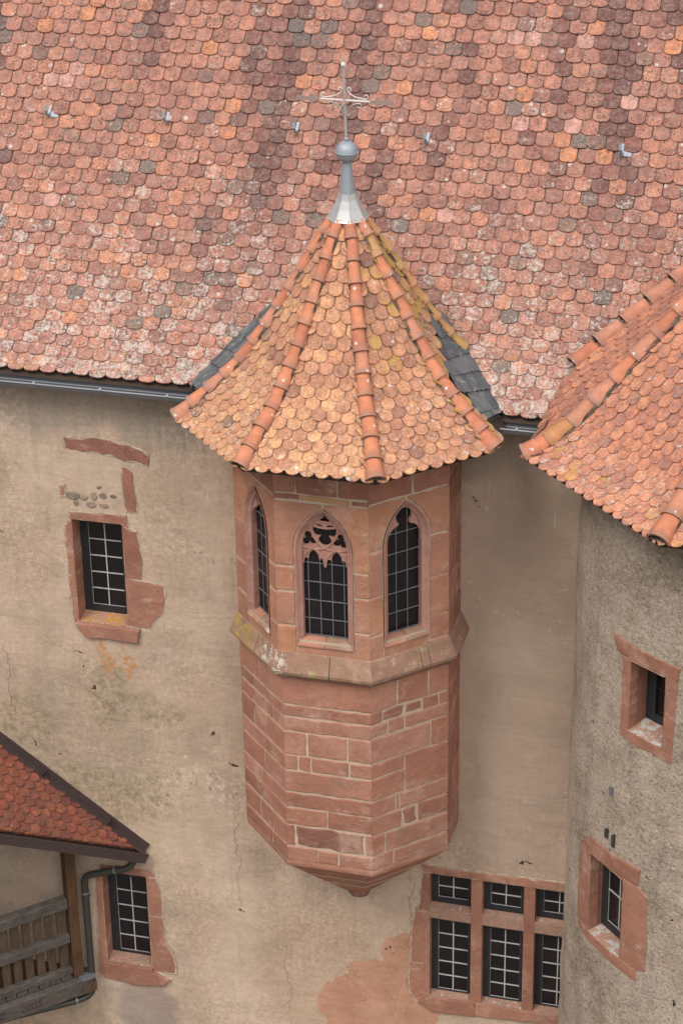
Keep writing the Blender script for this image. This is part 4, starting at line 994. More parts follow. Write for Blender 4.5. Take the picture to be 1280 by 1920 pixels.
# --- octagonal tiled roofs (spire of the oriel, roof of the round tower)
def spline(prof, n=12):
    P3 = bez([(r, 0, z) for r, z in prof], n); pts = [(p.x, p.z) for p in P3]; arc = [0]
    for a, c in zip(pts, pts[1:]): arc.append(arc[-1]+math.hypot(c[0]-a[0], c[1]-a[1]))
    return pts, arc
class Oct:
    def __init__(s, C, hipprof): s.C = Vector((*C, 0)); s.pts, s.arc = spline([(r*math.cos(R(22.5)), z) for r, z in hipprof])
    def at(s, t):          # (apothem, z) at arc length t along a face's middle line
        t = max(0, min(s.arc[-1]-1e-4, t))
        for i in range(len(s.arc)-1):
            if s.arc[i+1] >= t:
                k = (t-s.arc[i])/(s.arc[i+1]-s.arc[i]); a, c = s.pts[i], s.pts[i+1]; return a[0]+(c[0]-a[0])*k, a[1]+(c[1]-a[1])*k
    def face(s, ang): return Vector((math.cos(ang), math.sin(ang), 0))
    def P(s, ang, u, t):
        a, z = s.at(t); n = s.face(ang); return s.C+n*a+Vector((-n.y, n.x, 0))*u+Z*z
    def hw(s, t): return s.at(t)[0]*math.tan(R(22.5))
    def hip(s, ang, t):
        a, z = s.at(t); d = s.face(ang); return s.C+d*(a/math.cos(R(22.5)))+Z*z
def oct_deck(O, parent, body_r, zs_in, name='spire_roof'):
    m = MB(); n = 14; T = O.arc[-1]
    for k in range(8):
        ang = R(-90+45*k)
        for i in range(n):
            a, c = T*i/n, T*(i+1)/n; m.q([O.P(ang, -O.hw(a), a), O.P(ang, O.hw(a), a), O.P(ang, O.hw(c), c), O.P(ang, -O.hw(c), c)])
        # soffit and dark eave board
        nn = O.face(ang); tt = Vector((-nn.y, nn.x, 0)); a0, z0 = O.at(0); h0 = O.hw(0)
        e0, e1 = O.P(ang, -h0, 0), O.P(ang, h0, 0); hb = body_r*math.tan(R(22.5))
        i0, i1 = O.C+nn*body_r-tt*hb+Z*zs_in, O.C+nn*body_r+tt*hb+Z*zs_in
        lo0, lo1 = e0-nn*0.03-Z*0.05, e1-nn*0.03-Z*0.05
        m.q([e1, e0, lo0, lo1]); m.q([lo1, lo0, i0, i1])
    return m.build(name, M_DECK, parent)
def lay_oct(O, TRf, faces, gauge, t0, t1, w, colour, keep=None, seed=0):
    for k in faces:
        ang = R(-90+45*k); nn = O.face(ang); tt = Vector((-nn.y, nn.x, 0)); t, row = t0, 0
        while t < t1:
            hwid = O.hw(max(0, t)); n = int(hwid/w)+2
            for i in range(-n, n+1):
                u = (i+(0.5 if row % 2 else 0))*w+0.02*math.sin(k*3.1)
                if abs(u) > hwid+w*0.45: continue
                p0 = O.P(ang, u, max(0, t)); p1 = O.P(ang, u, max(0, t)+TRf.L*0.95)
                if t < 0: p0 = p0-(p1-p0).normalized()*(-t)
                cen = p0.lerp(p1, .3)
                if keep and not keep(k, u, t, cen): continue
                up = (p1-p0).normalized(); nr = tt.cross(up)
                lift = 0.035+random.uniform(-.003, .006)
                # trim along both hips
                out = None
                if abs(u) > hwid-w*0.6:
                    sg = 1 if u > 0 else -1; h0, h1 = O.hw(max(0, t)), O.hw(max(0, t)+TRf.L)
                    o2 = clip(TRf.out, sg*h0-u, 0, -sg*TRf.L, sg*(h1-h0)) if True else TRf.out
                    if len(o2) < 3: continue
                    out = o2
                M = frame(p0+nr*lift+up*random.gauss(0, .004)+tt*random.gauss(0, .002), tt, p1+nr*.004-p0-nr*lift)
                if out is None: M = jit(M, 1.3)
                TRf.put(M, colour(k, u, t, cen), out)
            t += gauge(t) if row else gauge(t)*0.45; row += 1
def lay_hip(O, ang, t0, t1, r0, r1, step, parent, seat, mats, flare=1.0, jitter=1.0, stop=None):
    cache = {}; t = t0; n = 0; bed = []
    while t < t1:
        p0 = O.hip(ang, t); p1 = O.hip(ang, t+step*1.25); k = (t-t0)/(t1-t0); rr = r0+(r1-r0)*k
        if stop and stop(p0): break
        up = (p1-p0).normalized(); side = up.cross(Z).normalized()*-1; side = Z.cross(up).normalized()
        side = -side; nr = side.cross(up)
        lift = seat+0.016
        M = frame(p0+nr*lift, side, (p1+nr*(seat-0.004))-(p0+nr*lift))
        M = M @ Matrix.Rotation(R(random.gauss(0, 1.0*jitter)), 4, 'Z') @ Matrix.Rotation(R(random.gauss(0, 2.0)), 4, 'Y')
        key = (round(rr, 3), mats(n).name)
        me = smooth_sharp(ridge_mesh(rr*(flare if n == 0 else 1), rr*0.84, step*1.22, mat=mats(n)), 50)
        add('ridge_tile', me, parent, M)
        bed.append((p0, side, nr, rr)); t += step; n += 1
    bm = MB()
    for (a, sa, na, ra), (c, sc_, nc, rc) in zip(bed, bed[1:]):
        A = [a+sa*ra*1.05-na*.01, a+sa*ra*.9+na*.05, a-sa*ra*.9+na*.05, a-sa*ra*1.05-na*.01]; Cc = [c+sc_*rc*1.05-nc*.01, c+sc_*rc*.9+nc*.05, c-sc_*rc*.9+nc*.05, c-sc_*rc*1.05-nc*.01]
        for i in range(3): bm.q([A[i+1], A[i], Cc[i], Cc[i+1]])
    if bm.v: bm.build('mortar_bed', M_BED, parent)

SP = Oct((0.0, CY), [(1.865, 5.205), (1.57, 5.455), (1.22, 5.755), (0.915, 6.14), (0.685, 6.49), (0.465, 6.84), (0.215, 7.24), (0.10, 7.42)])
spire = oct_deck(SP, orl, 1.2, 5.10)
TS = TileRoof('spire', 0.157, 0.26, 0.064, 0.014, 2.0)
SI = [(1.56, -.50, 5.36), (1.504, -.456, 5.433), (1.271, -.42, 5.649), (1.134, -.272, 5.786), (1.039, -.093, 5.916), (.884, .138, 6.129), (.80, .30, 6.25)]
SO = [(1.64, -.20, 5.31), (1.615, -.156, 5.339), (1.462, .042, 5.495), (1.294, .221, 5.648), (1.133, .379, 5.797), (.859, .607, 6.034), (.74, .70, 6.13)]
SOL = [(1.75, -.20, 5.31), (1.715, -.146, 5.347), (1.57, .04, 5.50), (1.435, .215, 5.643), (1.30, .355, 5.78), (1.03, .607, 6.034), (.90, .70, 6.13)]
def slate_zone(k, cen):
    # side faces next to the valley with the main roof are slated
    if k not in (2, 6): return False
    if cen.z < SI[0][2]: return cen.y > -.5
    for a, c in zip(SI, SI[1:]):
        if c[2] >= cen.z: return cen.y > a[1]+(c[1]-a[1])*(cen.z-a[2])/(c[2]-a[2])-0.02
    return cen.y > .38
def keep_spire(k, u, t, cen):
    if cen.z < roof_z(cen.y)-0.02 and cen.y > -0.2: return False
    if slate_zone(k, cen) and cen.z < 6.40: return False
    return True
def col_spire(k, u, t, cen):
    pal = 0.58+random.gauss(0, .20); lic = random.uniform(.0, .22); al = 0.0
    if t < 0.9: lic += 0.14; pal += 0.13
    g = random.random()
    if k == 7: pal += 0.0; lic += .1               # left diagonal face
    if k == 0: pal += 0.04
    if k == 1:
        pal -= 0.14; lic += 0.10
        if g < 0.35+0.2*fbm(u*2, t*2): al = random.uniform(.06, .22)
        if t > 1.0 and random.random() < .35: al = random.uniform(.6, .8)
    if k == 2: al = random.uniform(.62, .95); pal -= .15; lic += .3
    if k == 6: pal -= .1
    if k != 1 and g < 0.02: al = random.uniform(.25, .45)
    elif k in (0, 7) and g < 0.16: al = random.uniform(.05, .15)
    return (max(.02, min(1, pal)), max(0, min(.9, lic)), random.random(), al)
lay_oct(SP, TS, (0, 1, 2, 3, 4, 5, 6, 7), lambda t: 0.108+0.034*min(1, max(0, t)/1.4), -0.04, SP.arc[-1]-0.22, 0.160, col_spire, keep_spire)
TS.build(spire, hide=lambda x, y, c: False)
for k in range(8):
    ang = R(-90-22.5+45*k)          # 0: front-left hip, 1: front-right, 2: right, 3: back-right ...
    back = k in (3, 4, 5, 6)
    t0 = -0.02
    if back:
        t0 = 0.0
        while t0 < 2.5 and SP.hip(ang, t0).z < roof_z(SP.hip(ang, t0).y)+0.02: t0 += 0.05
    lay_hip(SP, ang, t0, SP.arc[-1]-0.20, 0.093 if not back else 0.080, 0.064, 0.232, spire, 0.020, (lambda n, k=k: M_RIDGE2 if k == 3 or (k == 2 and n == 10) else M_RIDGE), flare=1.10)

# slates lining the valleys
def slates(side):
    I = [Vector((side*p[0], p[1], p[2])) for p in SI]; O = [Vector((side*p[0], p[1], p[2])) for p in (SO if side > 0 else SOL)]
    def at(L, t):
        t = max(0, min(.9999, t))*(len(L)-1); i = int(t); return L[i].lerp(L[i+1], t-i)
    m = MB()
    for k in range(12):
        t0, t1 = k/12, (k+1)/12; q = [at(I, t0), at(O, t0), at(O, t1), at(I, t1)]; m.q([p-Z*.015 for p in (q if side > 0 else q[::-1])])
    m.build('valley_boarding', M_ZINCD, spire)
    rows_ = 6
    for r in range(rows_):
        t = 0.02+0.88*r/rows_; n = 6
        for i in range(n):
            f = (i+.4)/n; p = at(I, t).lerp(at(O, t), f); q = at(I, t+.24).lerp(at(O, t+.24), min(1, f*1.06)); ac = (at(O, t)-at(I, t)).normalized()*side
            up = (q-p).normalized(); nr = ac.cross(up).normalized()
            if nr.z < 0: nr = -nr
            wd = (at(O, t)-at(I, t)).length/n*1.9; L = 0.30
            M = frame(p+nr*(.022+.005*i+random.uniform(0, .003)), ac, up*L-nr*.02) @ Matrix.Rotation(R(-side*(4+14*f)+random.uniform(-3, 3)), 4, 'Z')
            out = [(wd*.40, L), (-wd*.40, L), (-wd*.5, L*.55), (-wd*.5, .09), (-wd*.44, .04), (-wd*.3, .01), (-wd*.08, 0), (wd*.2, .014), (wd*.40, .05), (wd*.5, .11), (wd*.5, L*.55)]
            if side < 0: out = [(-p_[0], p_[1]) for p_ in out][::-1]; out = out[-2:]+out[:-2]
            v, ff = tile_geom(out, 0.009, 0.002); add('slate', mesh('slate', v, ff, M_SLATE), spire, M)
slates(1); slates(-1)
# dark lead soaker where slates meet the clay tiles
for V, sg in ((VL, -1), (VR, 1)):
    pts = []
    for k in range(12):
        s0 = V[3][1]*k/11*0.95; y0, z0 = roof_at(s0); pts.append(Vector((vline(V, s0)[2]-sg*0.012, y0-.02, z0+.035)))
    m = MB(); m.tube(pts, 0.013, 6); m.build('valley_edge', M_ZINCD, spire)

# --- finial
fin = MB(); seg = 8
capz = [(0.222, 7.375), (0.205, 7.395), (0.150, 7.49), (0.105, 7.58), (0.078, 7.665)]
fin.lathe([(r*1.02, z) for r, z in capz], (0, CY), 8)
fin = fin.build('finial_cap', M_CAP, orl)
for k in range(8):
    m = MB(); a = R(22.5+45*k); m.tube([Vector((r*1.03*math.cos(a), CY+r*1.03*math.sin(a), z)) for r, z in capz], 0.0055, 5); m.build('seam', M_CAP, fin)
m = MB(); m.lathe([(0.086, 7.655), (0.080, 7.70), (0.062, 7.84), (0.050, 7.94), (0.048, 7.99)], (0, CY), 20); m.build('neck', M_LEADB, fin, smooth=True)
m = MB(); m.lathe([(0.001, 7.968)]+[(0.117*math.cos(R(a)), 8.085+0.117*math.sin(R(a))) for a in range(-84, -5, 12)]+[(0.118, 8.075), (0.125, 8.077), (0.127, 8.083), (0.125, 8.089), (0.118, 8.091)]+[(0.117*math.cos(R(a)), 8.085+0.117*math.sin(R(a))) for a in range(12, 90, 12)]+[(0.024, 8.203), (0.026, 8.225), (0.016, 8.235)], (0, CY), 28)
smooth_sharp(m.build('ball', M_LEADB, fin).data, 35)
cx = thing('roof_cross', 'slim forged iron cross with scrolls above the ball of the spire', 'cross', (0, CY, 8.2))
m = MB(); m.tube([(-.004, CY, 8.19), (-.012, CY, 8.63), (-.022, CY, 9.02), (-.024, CY, 9.10)], [.0160, .0150, .0125, .004], 8); m.build('rod', M_IRON, cx)
m = MB(); m.lathe([(0.001, 8.965)]+[(0.030*math.cos(R(a)), 8.995+0.030*math.sin(R(a))) for a in range(-75, 90, 15)], (-.021, CY), 14); m.build('knob', M_WHITEBAR, cx, smooth=True)
m = MB(); m.tube([(-.272, CY, 8.625), (.252, CY, 8.625)], .0120, 8); m.build('arm', M_WHITEBAR, cx)
m = MB(); m.tube([(-.012, CY-.17, 8.60), (-.012, CY+.17, 8.60)], .010, 6); m.build('arm', M_IRON, cx)
for sx in (-1, 1):
    for sz in (-1, 1):
        c0 = Vector((-.012, CY, 8.625)); pts = []
        A, B = (Vector((sx*.225, 0, .022)), Vector((sx*.026, 0, .115))) if sz > 0 else (Vector((sx*.15, 0, -.022)), Vector((sx*.020, 0, -.135)))
        for k in range(9):
            t = k/8; q = A*(1-t)**2+Vector((sx*.05, 0, sz*.035))*2*t*(1-t)+B*t*t; pts.append(c0+q)
        curl = [c0+A+Vector((sx*(.022*math.sin(a)), 0, sz*(.024-.024*math.cos(a)))) for a in [R(q) for q in (250, 200, 150, 100, 50)]]
        curl2 = [c0+B+Vector((sx*(.020-.020*math.cos(a)), 0, sz*(.020*math.sin(a)))) for a in [R(q) for q in (30, 80, 130, 180, 230)]]
        m = MB(); m.tube(curl+pts+curl2, .0062, 6); m.build('scroll', M_WHITEBAR if sz > 0 else M_IRON, cx)
    m = MB(); x0 = -.012+sx*.26
    lf = [(0, -.012), (.05, -.020), (.09, -.060), (.13, -.018), (.20, -.026), (.24, -.022), (.26, 0), (.24, .022), (.20, .026), (.13, .018), (.09, .060), (.05, .020), (0, .012)]
    lf = [(x0+sx*p[0], 8.625+p[1]) for p in lf]; n = len(lf)
    m.v = [Vector((p[0], CY-.006, p[1])) for p in lf]+[Vector((p[0], CY+.006, p[1])) for p in lf]; m.f = [tuple(range(n)), tuple(range(2*n-1, n-1, -1))]+[(i, (i+1) % n, n+(i+1) % n, n+i) for i in range(n)]; m.m = [0]*len(m.f)
    m.build('leaf_end', M_LEAF, cx)

# =================================================================== ROUND TOWER
TC = (4.81, 0.20)
tw = thing('round_tower', 'round grey rendered stair tower with flared eight-sided clay tile roof', 'tower', (TC[0], TC[1], -9))
def trad(z): return 2.29+(4.2-z)*0.009
# openings: centre angle (deg from -Y, negative to the left), half width (m), z0, z1
TWIN = [(-33.3, 0.233, 2.500, 3.350), (-45.1, 0.292, -0.420, 0.640)]
na = 190; angs = [R(-115+230*i/na) for i in range(na+1)]
for (ac, hw_, z0, z1) in TWIN:
    da = math.asin(hw_/2.31)
    for q in (R(ac)-da, R(ac)+da):
        i = min(range(len(angs)), key=lambda j: abs(angs[j]-q)); angs[i] = q
tzs = grid_axis(-9.0, 5.15, 0.075, [q for w in TWIN for q in w[2:]])
v, f = [], []
for zz in tzs:
    for a in angs:
        near = min(max(abs(a-R(w[0]))*2.3-w[1], w[2]-zz, zz-w[3], 0) for w in TWIN)
        r = trad(zz)+(fbm(a*2.5, zz, 2)*0.022+fbm(a*10, zz*4, 5)*0.010)*min(1, max(0, near-.36)/.25); v.append((TC[0]+r*math.sin(a), TC[1]-r*math.cos(a), zz))
m_ = len(angs)
for j in range(len(tzs)-1):
    for i in range(m_-1):
        ca, cz = (angs[i]+angs[i+1])/2, (tzs[j]+tzs[j+1])/2
        if any(abs(ca-R(w[0])) < math.asin(w[1]/2.31)-1e-4 and w[2] < cz < w[3] for w in TWIN): continue
        k = j*m_+i; f.append((k, k+1, k+1+m_, k+m_))
add('wall', mesh('wall', v, f, M_TOWER, smooth=True), tw)
def tower_window(ac, hw_, z0, z1, parts, sillm, rows_, gl, gy=0.30):
    """parts: name, polygon in (arc metres from centre, z); bent round the tower"""
    Rr = trad((z0+z1)/2); a0 = R(ac); o = Vector((TC[0]+Rr*math.sin(a0), TC[1]-Rr*math.cos(a0), 0))
    M = Matrix.Translation(o) @ Matrix.Rotation(a0, 4, 'Z')
    bendp = lambda u, d: (math.sin(u/Rr)*(Rr+d), -((Rr+d)*math.cos(u/Rr)-Rr))
    dp = 0.34; m = MB()
    ye = bendp(hw_, 0.012)[1]
    m.q([(-hw_, ye, z0), (-hw_, dp, z0), (-hw_, dp, z1), (-hw_, ye, z1)]); m.q([(hw_, dp, z0), (hw_, ye, z0), (hw_, ye, z1), (hw_, dp, z1)]); m.q([(-hw_, dp, z1), (hw_, dp, z1), (hw_, ye-.02, z1), (-hw_, ye-.02, z1)])
    nseg = 6
    for i in range(nseg):
        u0, u1 = -hw_+2*hw_*i/nseg, -hw_+2*hw_*(i+1)/nseg
        m.q([(u0, bendp(u0, .012)[1], z0), (u1, bendp(u1, .012)[1], z0), (u1, dp, z0+.05), (u0, dp, z0+.05)], 1)
    w = m.build('window', [M_JAMB, sillm], tw, M=M)
    for nm, poly in parts:
        vv, ff = stone_poly(poly, 0.10, 0.014, jt=0.006, seg=0.06); out = []
        bm = bmesh.new(); bv = [bm.verts.new(p) for p in vv]
        for q in ff: bm.faces.new([bv[i] for i in q])
        k_ = -.66
        while k_ < .7:
            bmesh.ops.bisect_plane(bm, geom=bm.verts[:]+bm.edges[:]+bm.faces[:], plane_co=(k_, 0, 0), plane_no=(1, 0, 0)); k_ += .07
        bm.verts.ensure_lookup_table(); bm.verts.index_update(); vv = [tuple(q.co) for q in bm.verts]; ff = [tuple(q.index for q in p.verts) for p in bm.faces]; bm.free()
        for (u, d, z) in vv:
            q = bendp(u, d); out.append((q[0], q[1], z))
        add(nm, mesh(nm, out, ff, M_JAMB), w)
    glazing(w, None, gl[0], gl[1], gl[2], gl[3], gy, 2, rows_, bar=0.0125, outer=(-hw_+.001, hw_-.001, z0+.04, z1-.001), came=(M_CAME if rows_ > 2 or ac < -40 else M_FRAME))
tower_window(*TWIN[0], [('lintel', [(-.55, 3.53), (.40, 3.505), (.372, 3.352), (-.46, 3.353)]), ('jamb_stone', [(-.37, 3.35), (-.234, 3.35), (-.234, 2.50), (-.36, 2.50)]),
    ('jamb_stone', [(.234, 3.35), (.37, 3.35), (.36, 2.43), (.234, 2.47)]), ('sill', [(-.37, 2.495), (.234, 2.495), (.234, 2.46), (.37, 2.425), (.36, 2.34), (.10, 2.37), (-.2, 2.36), (-.36, 2.385)])], M_SILL_GR, 2, (-.11, .175, 2.63, 3.27))
tower_window(*TWIN[1], [('lintel', [(-.56, .62), (-.30, .83), (.54, .88), (.50, .66), (-.295, .645)]), ('jamb_stone', [(-.57, .61), (-.297, .64), (-.293, -.42), (-.58, -.42), (-.60, .0)]),
    ('jamb_stone', [(.293, .655), (.52, .65), (.64, .58), (.67, -.10), (.66, -.41), (.54, -.44), (.293, -.42)]), ('sill', [(-.57, -.425), (.30, -.425), (.54, -.445), (.56, -.60), (.2, -.57), (-.3, -.55), (-.55, -.52)])], M_SILL_GR, 2, (-.19, .225, -.29, .56), 0.21)
# small iron clamp plates and pockmarks on the tower
for (ac, z, w_, h_) in ((-45.5, 1.05, .05, .10), (-42.5, 1.02, .045, .14), (-44.5, 1.62, .05, .09)):
    a = R(ac); Rr = trad(z)+.012; o = Vector((TC[0]+Rr*math.sin(a), TC[1]-Rr*math.cos(a), z)); m = MB()
    m.box((0, 0, 0), X, Y, Z, w_, .02, h_); m.box((w_*.35, 0, h_*.5), X, Y, Z, w_*.5, .018, h_*.4)
    m.build('clamp_plate', M_ZINC if z > 1.5 else M_PIPE, tw, M=Matrix.Translation(o) @ Matrix.Rotation(a, 4, 'Z'))
TO = Oct(TC, [(2.95, 5.215), (2.70, 5.355), (2.45, 5.525), (2.19, 5.80), (1.72, 6.33), (1.30, 6.79), (0.60, 7.58), (0.08, 8.15)])
troof = oct_deck(TO, tw, 2.25, 5.10, 'tower_roof')
TT = TileRoof('tower', 0.157, 0.27, 0.072, 0.014, 2.0)
def keep_tower(k, u, t, cen): return not (cen.z < roof_z(cen.y)+0.0 and cen.y > -0.2) and t < 4.2
def col_tower(k, u, t, cen):
    pal = 0.62+random.gauss(0, .17); lic = random.uniform(.02, .25); al = 0.0; g = random.random()
    if t < 0.5: lic += .35; pal += .05
    dh = abs(abs(u)-TO.hw(max(0, t)))
    if t < 0.8 and dh < 0.30 and g < 0.45: al = random.uniform(.6, .85)
    elif t < 0.25 and g < .10: al = random.uniform(.6, .8)
    elif g < 0.05: al = random.uniform(.15, .4)
    return (max(.02, min(1, pal)), max(0, min(.9, lic)), random.random(), al)
JB = [(5.20, 2.10, -.42), (5.32, 2.14, -.15), (5.42, 2.19, -.02), (5.68, 2.34, .21), (5.78, 2.39, .33), (6.066, 2.777, .609), (6.314, 3.077, .82), (6.563, 3.377, 1.03), (6.83, 3.70, 1.255), (7.2, 4.14, 1.56), (7.6, 4.5, 1.9)]
def jb(z):
    for a, c in zip(JB, JB[1:]):
        if c[0] >= z: k = max(0, (z-a[0])/(c[0]-a[0])); return Vector((a[1]+(c[1]-a[1])*k, a[2]+(c[2]-a[2])*k, z))
    return Vector((JB[-1][1], JB[-1][2], z))
HA = lambda t: TO.hip(R(180+22.5), t)
sd_ = MB()
for i in range(18):
    a0, a1 = i*.16, (i+1)*.16; p, q = HA(a0), HA(a1); sd_.q([jb(p.z), p, q, jb(q.z)])
    if i == 0: sd_.q([p, jb(p.z), jb(p.z)-Z*.06, p-Z*.06])
sd_.build('side_boarding', M_DECK, troof)
t, row = -.02, 0
while t < 2.9:
    p0, q0 = HA(max(0, t)), jb(HA(max(0, t)).z); p1 = HA(t+.26); q1 = jb(p1.z); ln_ = (q0-p0).length; ax = (p0-q0).normalized(); n = int(ln_/.16)+1
    for i in range(n+1):
        f_ = (i+(.5 if row % 2 else 0))*.16/ln_
        if f_ > 1.02: continue
        o = p0.lerp(q0, f_); u_ = p1.lerp(q1, f_); up = (u_-o).normalized(); nr = ax.cross(up).normalized()
        M = frame(o+nr*.036-up*(.04 if t < 0 else 0), ax, up*TT.L-nr*.032)
        g_ = random.random(); TT.put(jit(M, 1.2), (max(.02, min(1, .5+random.gauss(0, .18))), random.uniform(0, .2), random.random(), random.uniform(.05, .25) if g_ < .2 else 0.0))
    t += 0.125; row += 1
z_, n_ = 5.74, 0
while z_ < 7.1:
    a, c = jb(z_), jb(z_+.24); up = (c-a).normalized(); nr = Vector((-.35, -.55, .75)); nr = (nr-up*nr.dot(up)).normalized(); side = up.cross(nr).normalized()
    M = frame(a+nr*.055, side, up*.3-nr*.012); add('ridge_tile', smooth_sharp(ridge_mesh(.098, .082, .31), 50), troof, M)
    z_ += 0.19; n_ += 1
lay_oct(TO, TT, (7, 0, 5, 1), lambda t: 0.122+0.020*min(1, max(0, t)/1.5), -0.04, 3.6, 0.160, col_tower, keep_tower)
TT.build(troof)
for k in range(8):
    if k == 6: continue
    ang = R(-90-22.5+45*k); t0 = -0.02
    if k in (3, 4, 5, 6):
        t0 = 0.0
        while t0 < 3 and TO.hip(ang, t0).z < roof_z(TO.hip(ang, t0).y)-0.02: t0 += 0.05
    lay_hip(TO, ang, t0, TO.arc[-1]-.1, 0.112, 0.085, 0.30, troof, 0.022, lambda n, k=k: (M_RIDGE2 if n == 1 and k == 7 else M_RIDGE), flare=1.06)

# =================================================================== TIMBER PORCH
po = thing('timber_porch', 'roofed timber gallery with dark brown edged red tile roof against the wall', 'porch', (-4.4, -0.8, -3.6))
T0 = Vector((-2.73, 0, -1.172)); SL = .735
pz = lambda x: T0.z-SL*(x-T0.x)
UPV = Vector((-1, 0, SL)).normalized(); NRV = Vector((SL, 0, 1)).normalized(); VX0 = 0.02
deck = MB(); XL = -8.6  # roof lengthened out of view to the left, to shade the gallery
vy = lambda x: max(-2.3, x-T0.x-VX0)
pl = [(T0.x-.03, -0.02), (T0.x-2.28, -2.3), (XL, -2.3), (XL, -0.02)]
for dz, rev in ((-.03, 0), (-.07, 1)):
    q = [Vector((x, y, pz(x)+dz)) for x, y in pl]; deck.q(q[::-1] if not rev else q)
deck = deck.build('roof', M_DECK, po)
TP = TileRoof('porch', 0.162, 0.27, 0.080, 0.018, 2.0)
t, row = 0.05, 0
while t < 7.0:
    for i in range(0, 16):
        yy = -0.10-(i+(0.5 if row % 2 else 0))*0.165; p0 = T0+UPV*t; x0 = p0.x
        if yy < -2.2: continue
        lim = x0-T0.x-VX0+0.02
        out = TP.out
        # local x runs along -y ... clip against the oblique verge and the wall flashing
        out2 = clip(out, 0, 0, 0, 1)
        ax = Vector((0, 1, 0)); nrm = NRV
        # verge line y = x - T0.x - VX0 in local coordinates: lx = y-yy, ly = distance upslope = -(x-x0)/cos
        cosu = 1/math.sqrt(1+SL*SL)
        out2 = clip(out2, (x0-T0.x-VX0+0.05)-yy, 0, 1, cosu)
        out2 = clip(out2, -0.085-yy, 0, -1, 0)
        if len(out2) < 3: continue
        if max(p[0] for p in out2)-min(p[0] for p in out2) < .02: continue
        same = len(out2) == len(TP.out) and all(abs(a[0]-c[0])+abs(a[1]-c[1]) < 1e-6 for a, c in zip(sorted(out2), sorted(TP.out)))
        lift = .042; o = Vector((x0, yy, p0.z))+NRV*lift
        M = frame(o, ax, UPV*TP.L-NRV*(lift-.004))
        if M.to_3x3().col[2].z < 0: M = frame(o, -ax, UPV*TP.L-NRV*(lift-.004)); out2 = [(-p[0], p[1]) for p in out2][::-1]
        if same: M = jit(M, .8)
        g = random.random(); pal = min(1, max(.05, .62+random.gauss(0, .2)))
        TP.put(M, (pal, 0.0, random.random(), random.uniform(.55, .8) if g < .25+0.5*max(0, -yy-.4) else 0.0), None if same else out2)
    t += 0.120; row += 1
TP.build(deck)
# wall flashing (upstand + flat) and verge gutter
UPX = UPV
m = MB(); m.box(T0+UPV*3.58+Vector((0, -.055, 0))+NRV*.045, UPV, Y, NRV, 7.1, .12, .012); m.build('wall_flashing', M_COPPER, po)
m = MB(); m.box(T0+UPV*3.62+Vector((0, -.014, 0))+NRV*.10, UPV, Y, NRV, 7.16, .024, .10); m.build('wall_flashing', M_COPPER, po)
for k in (0.62, 1.62, 2.6):
    m = MB(); m.box(T0+UPV*k+Vector((0, -.04, 0))+NRV*.075, UPV, Y, NRV, .012, .10, .12); m.build('flashing_seam', M_COPPER, po)
VD = Vector((-1, -1, SL)).normalized(); VS = VD.cross(Z).normalized()
if VS.y > 0: VS = -VS
VN = VS.cross(VD).normalized()
if VN.z < 0: VN = -VN
S0 = Vector((-2.73, -0.03, -1.172))
m = MB(); m.box(S0+VD*1.50+VS*.055-VN*.035, VD, VS, VN, 3.0, .018, .11); m.box(S0+VD*1.50-VN*.078, VD, VS, VN, 3.0, .10, .016); m.box(S0+VD*1.50+VS*.050+VN*.024, VD, VS, VN, 3.0, .034, .014)
m.build('verge_gutter', M_COPPER, po)
m = MB(); m.box(S0+Vector((-.05, -.03, -.015)), X, Y, Z, .06, .11, .11); m.build('gutter_end', M_COPPER, po)
# post, rails, pickets along the diagonal front
DG = Vector((-Qr, -Qr, 0)); DO = Vector((Qr, -Qr, 0)); PB = Vector((-3.70, -.20, 0))
m = MB(); m.box(PB+Z*-2.08, DG, DO, Z, .135, .135, 1.94); m.build('post', M_WOODB, po)
def rail(z0, z1, wd, off, name, mat, s0=.075, L=2.6):
    o = PB+DG*(s0+L/2)+DO*off+Z*((z0+z1)/2); m = MB(); i0 = len(m.v); m.box(o, DG, DO, Z, L, wd, z1-z0)
    ob = m.build(name, mat, po); bm = ob.modifiers.new('bevel', 'BEVEL'); bm.width = .012; bm.segments = 2; return ob
rail(-1.985, -1.830, .13, .0, 'rail', M_WOODG); rail(-2.50, -2.375, .11, .01, 'rail', M_WOODG); rail(-2.985, -2.895, .10, .01, 'rail', M_WOODG)
bm_ = rail(-3.30, -3.075, .20, .05, 'sill_beam', M_WOODG, s0=-.16, L=2.9)
for k in range(14):
    s0 = .15+k*.155; m = MB(); m.box(PB+DG*s0+DO*(-.045)+Z*-2.44, DG, DO, Z, .108, .024, 1.04); m.build('picket', M_WOODP, po)
for k in range(12):
    m = MB(); m.box(PB+DG*(.17+k*.15)+DO*.035+Z*-3.022, DG, DO, Z, .135, .030, .075); m.build('spacer_block', M_LEADB if False else M_WOODG, po)
m = MB(); m.box(PB+DG*(-.10)+DO*.13+Z*-3.20, DG, DO, Z, .17, .10, .13); m.build('beam_end_block', M_WOODP, po)
m = MB(); m.box(PB+DG*(-.09)+DO*.10+Z*-3.062, DG, DO, Z, .20, .16, .012); m.build('lead_cover', M_ZINC, po)
m = MB(); fl_ = [(-3.72, -.10), (-5.6, -1.98), (-8.6, -1.98), (-8.6, .0), (-3.62, .0)]
m.q([Vector((x, y, -3.10)) for x, y in fl_][::-1]); m.q([Vector((x, y, -3.24)) for x, y in fl_]); m.build('floor', M_WOODB, po)
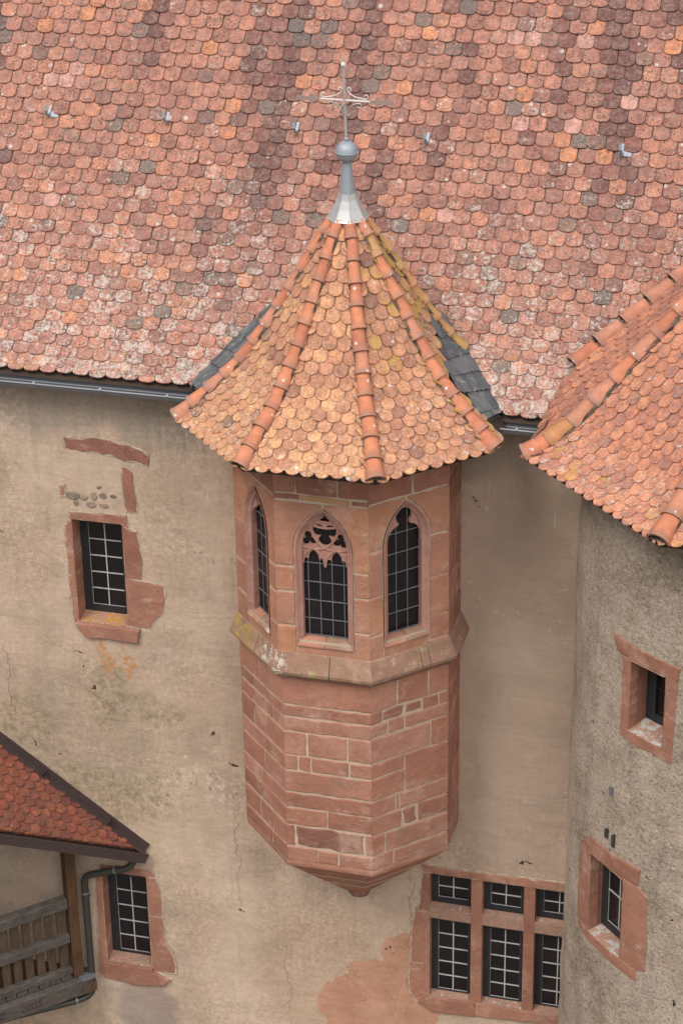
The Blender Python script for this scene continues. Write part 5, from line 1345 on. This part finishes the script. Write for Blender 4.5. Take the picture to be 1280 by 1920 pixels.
m = MB(); m.abox(-6.75, -6.65, -2.0, -.02, -3.1, 1.5); m.build('added_shade_wall', M_WOODB, po)  # unseen wall added at the left to darken the gallery inside
m = MB(); m.abox(-6.65, -5.62, -2.02, -1.94, -3.1, .9); m.build('added_shade_boarding', M_WOODB, po)  # added out of view as well, keeps sky light off the gallery
def carve(txt, s_at, size, z):
    cu = bpy.data.curves.new('carved_date', 'FONT'); cu.body = txt; cu.size = size; cu.extrude = .0012; cu.shear = .15; cu.align_x = 'LEFT'
    tmp = bpy.data.objects.new('carved_date_tmp', cu); COL.objects.link(tmp)
    me = bpy.data.meshes.new_from_object(tmp.evaluated_get(bpy.context.evaluated_depsgraph_get())); bpy.data.objects.remove(tmp)
    me.materials.clear(); me.materials.append(M_COPPER); me.name = 'carved_date'
    ax = -DG; M = frame(PB+DG*s_at+DO*.1525+Z*z, ax, Z); add('carved_date', me, bm_, M)
carve('2005', .86, .15, -3.235); carve('Z', 1.16, .15, -3.235)

# drain pipe
dp = thing('drain_pipe', 'dark metal drain pipe bending round the lower left window and gallery', 'drain pipe', (-3.5, -.1, -3.5))
pth = [(-2.86, -.10, -1.22), (-2.90, -.115, -1.30), (-2.98, -.12, -1.365), (-3.12, -.12, -1.41), (-3.36, -.12, -1.50), (-3.47, -.12, -1.545), (-3.525, -.12, -1.62), (-3.535, -.12, -1.76), (-3.535, -.12, -2.4), (-3.535, -.12, -3.0), (-3.535, -.125, -3.26), (-3.555, -.15, -3.37), (-3.63, -.215, -3.42), (-3.85, -.37, -3.44), (-4.6, -.89, -3.46), (-5.6, -1.58, -3.50)]
m = MB(); m.tube(bez(pth, 5), .045, 12); smooth_sharp(m.build('pipe', M_PIPE, dp).data, 60)
for a, c in (((-3.10, -.12, -1.403), (-3.125, -.12, -1.412)), ((-3.535, -.12, -1.80), (-3.535, -.12, -1.83)), ((-3.535, -.12, -3.05), (-3.535, -.12, -3.09)), ((-3.70, -.265, -3.427), (-3.72, -.28, -3.428)), ((-4.35, -.715, -3.453), (-4.37, -.73, -3.454))):
    m = MB(); m.tube([a, c], .050, 12); m.build('pipe_clip', M_ZINC, dp)
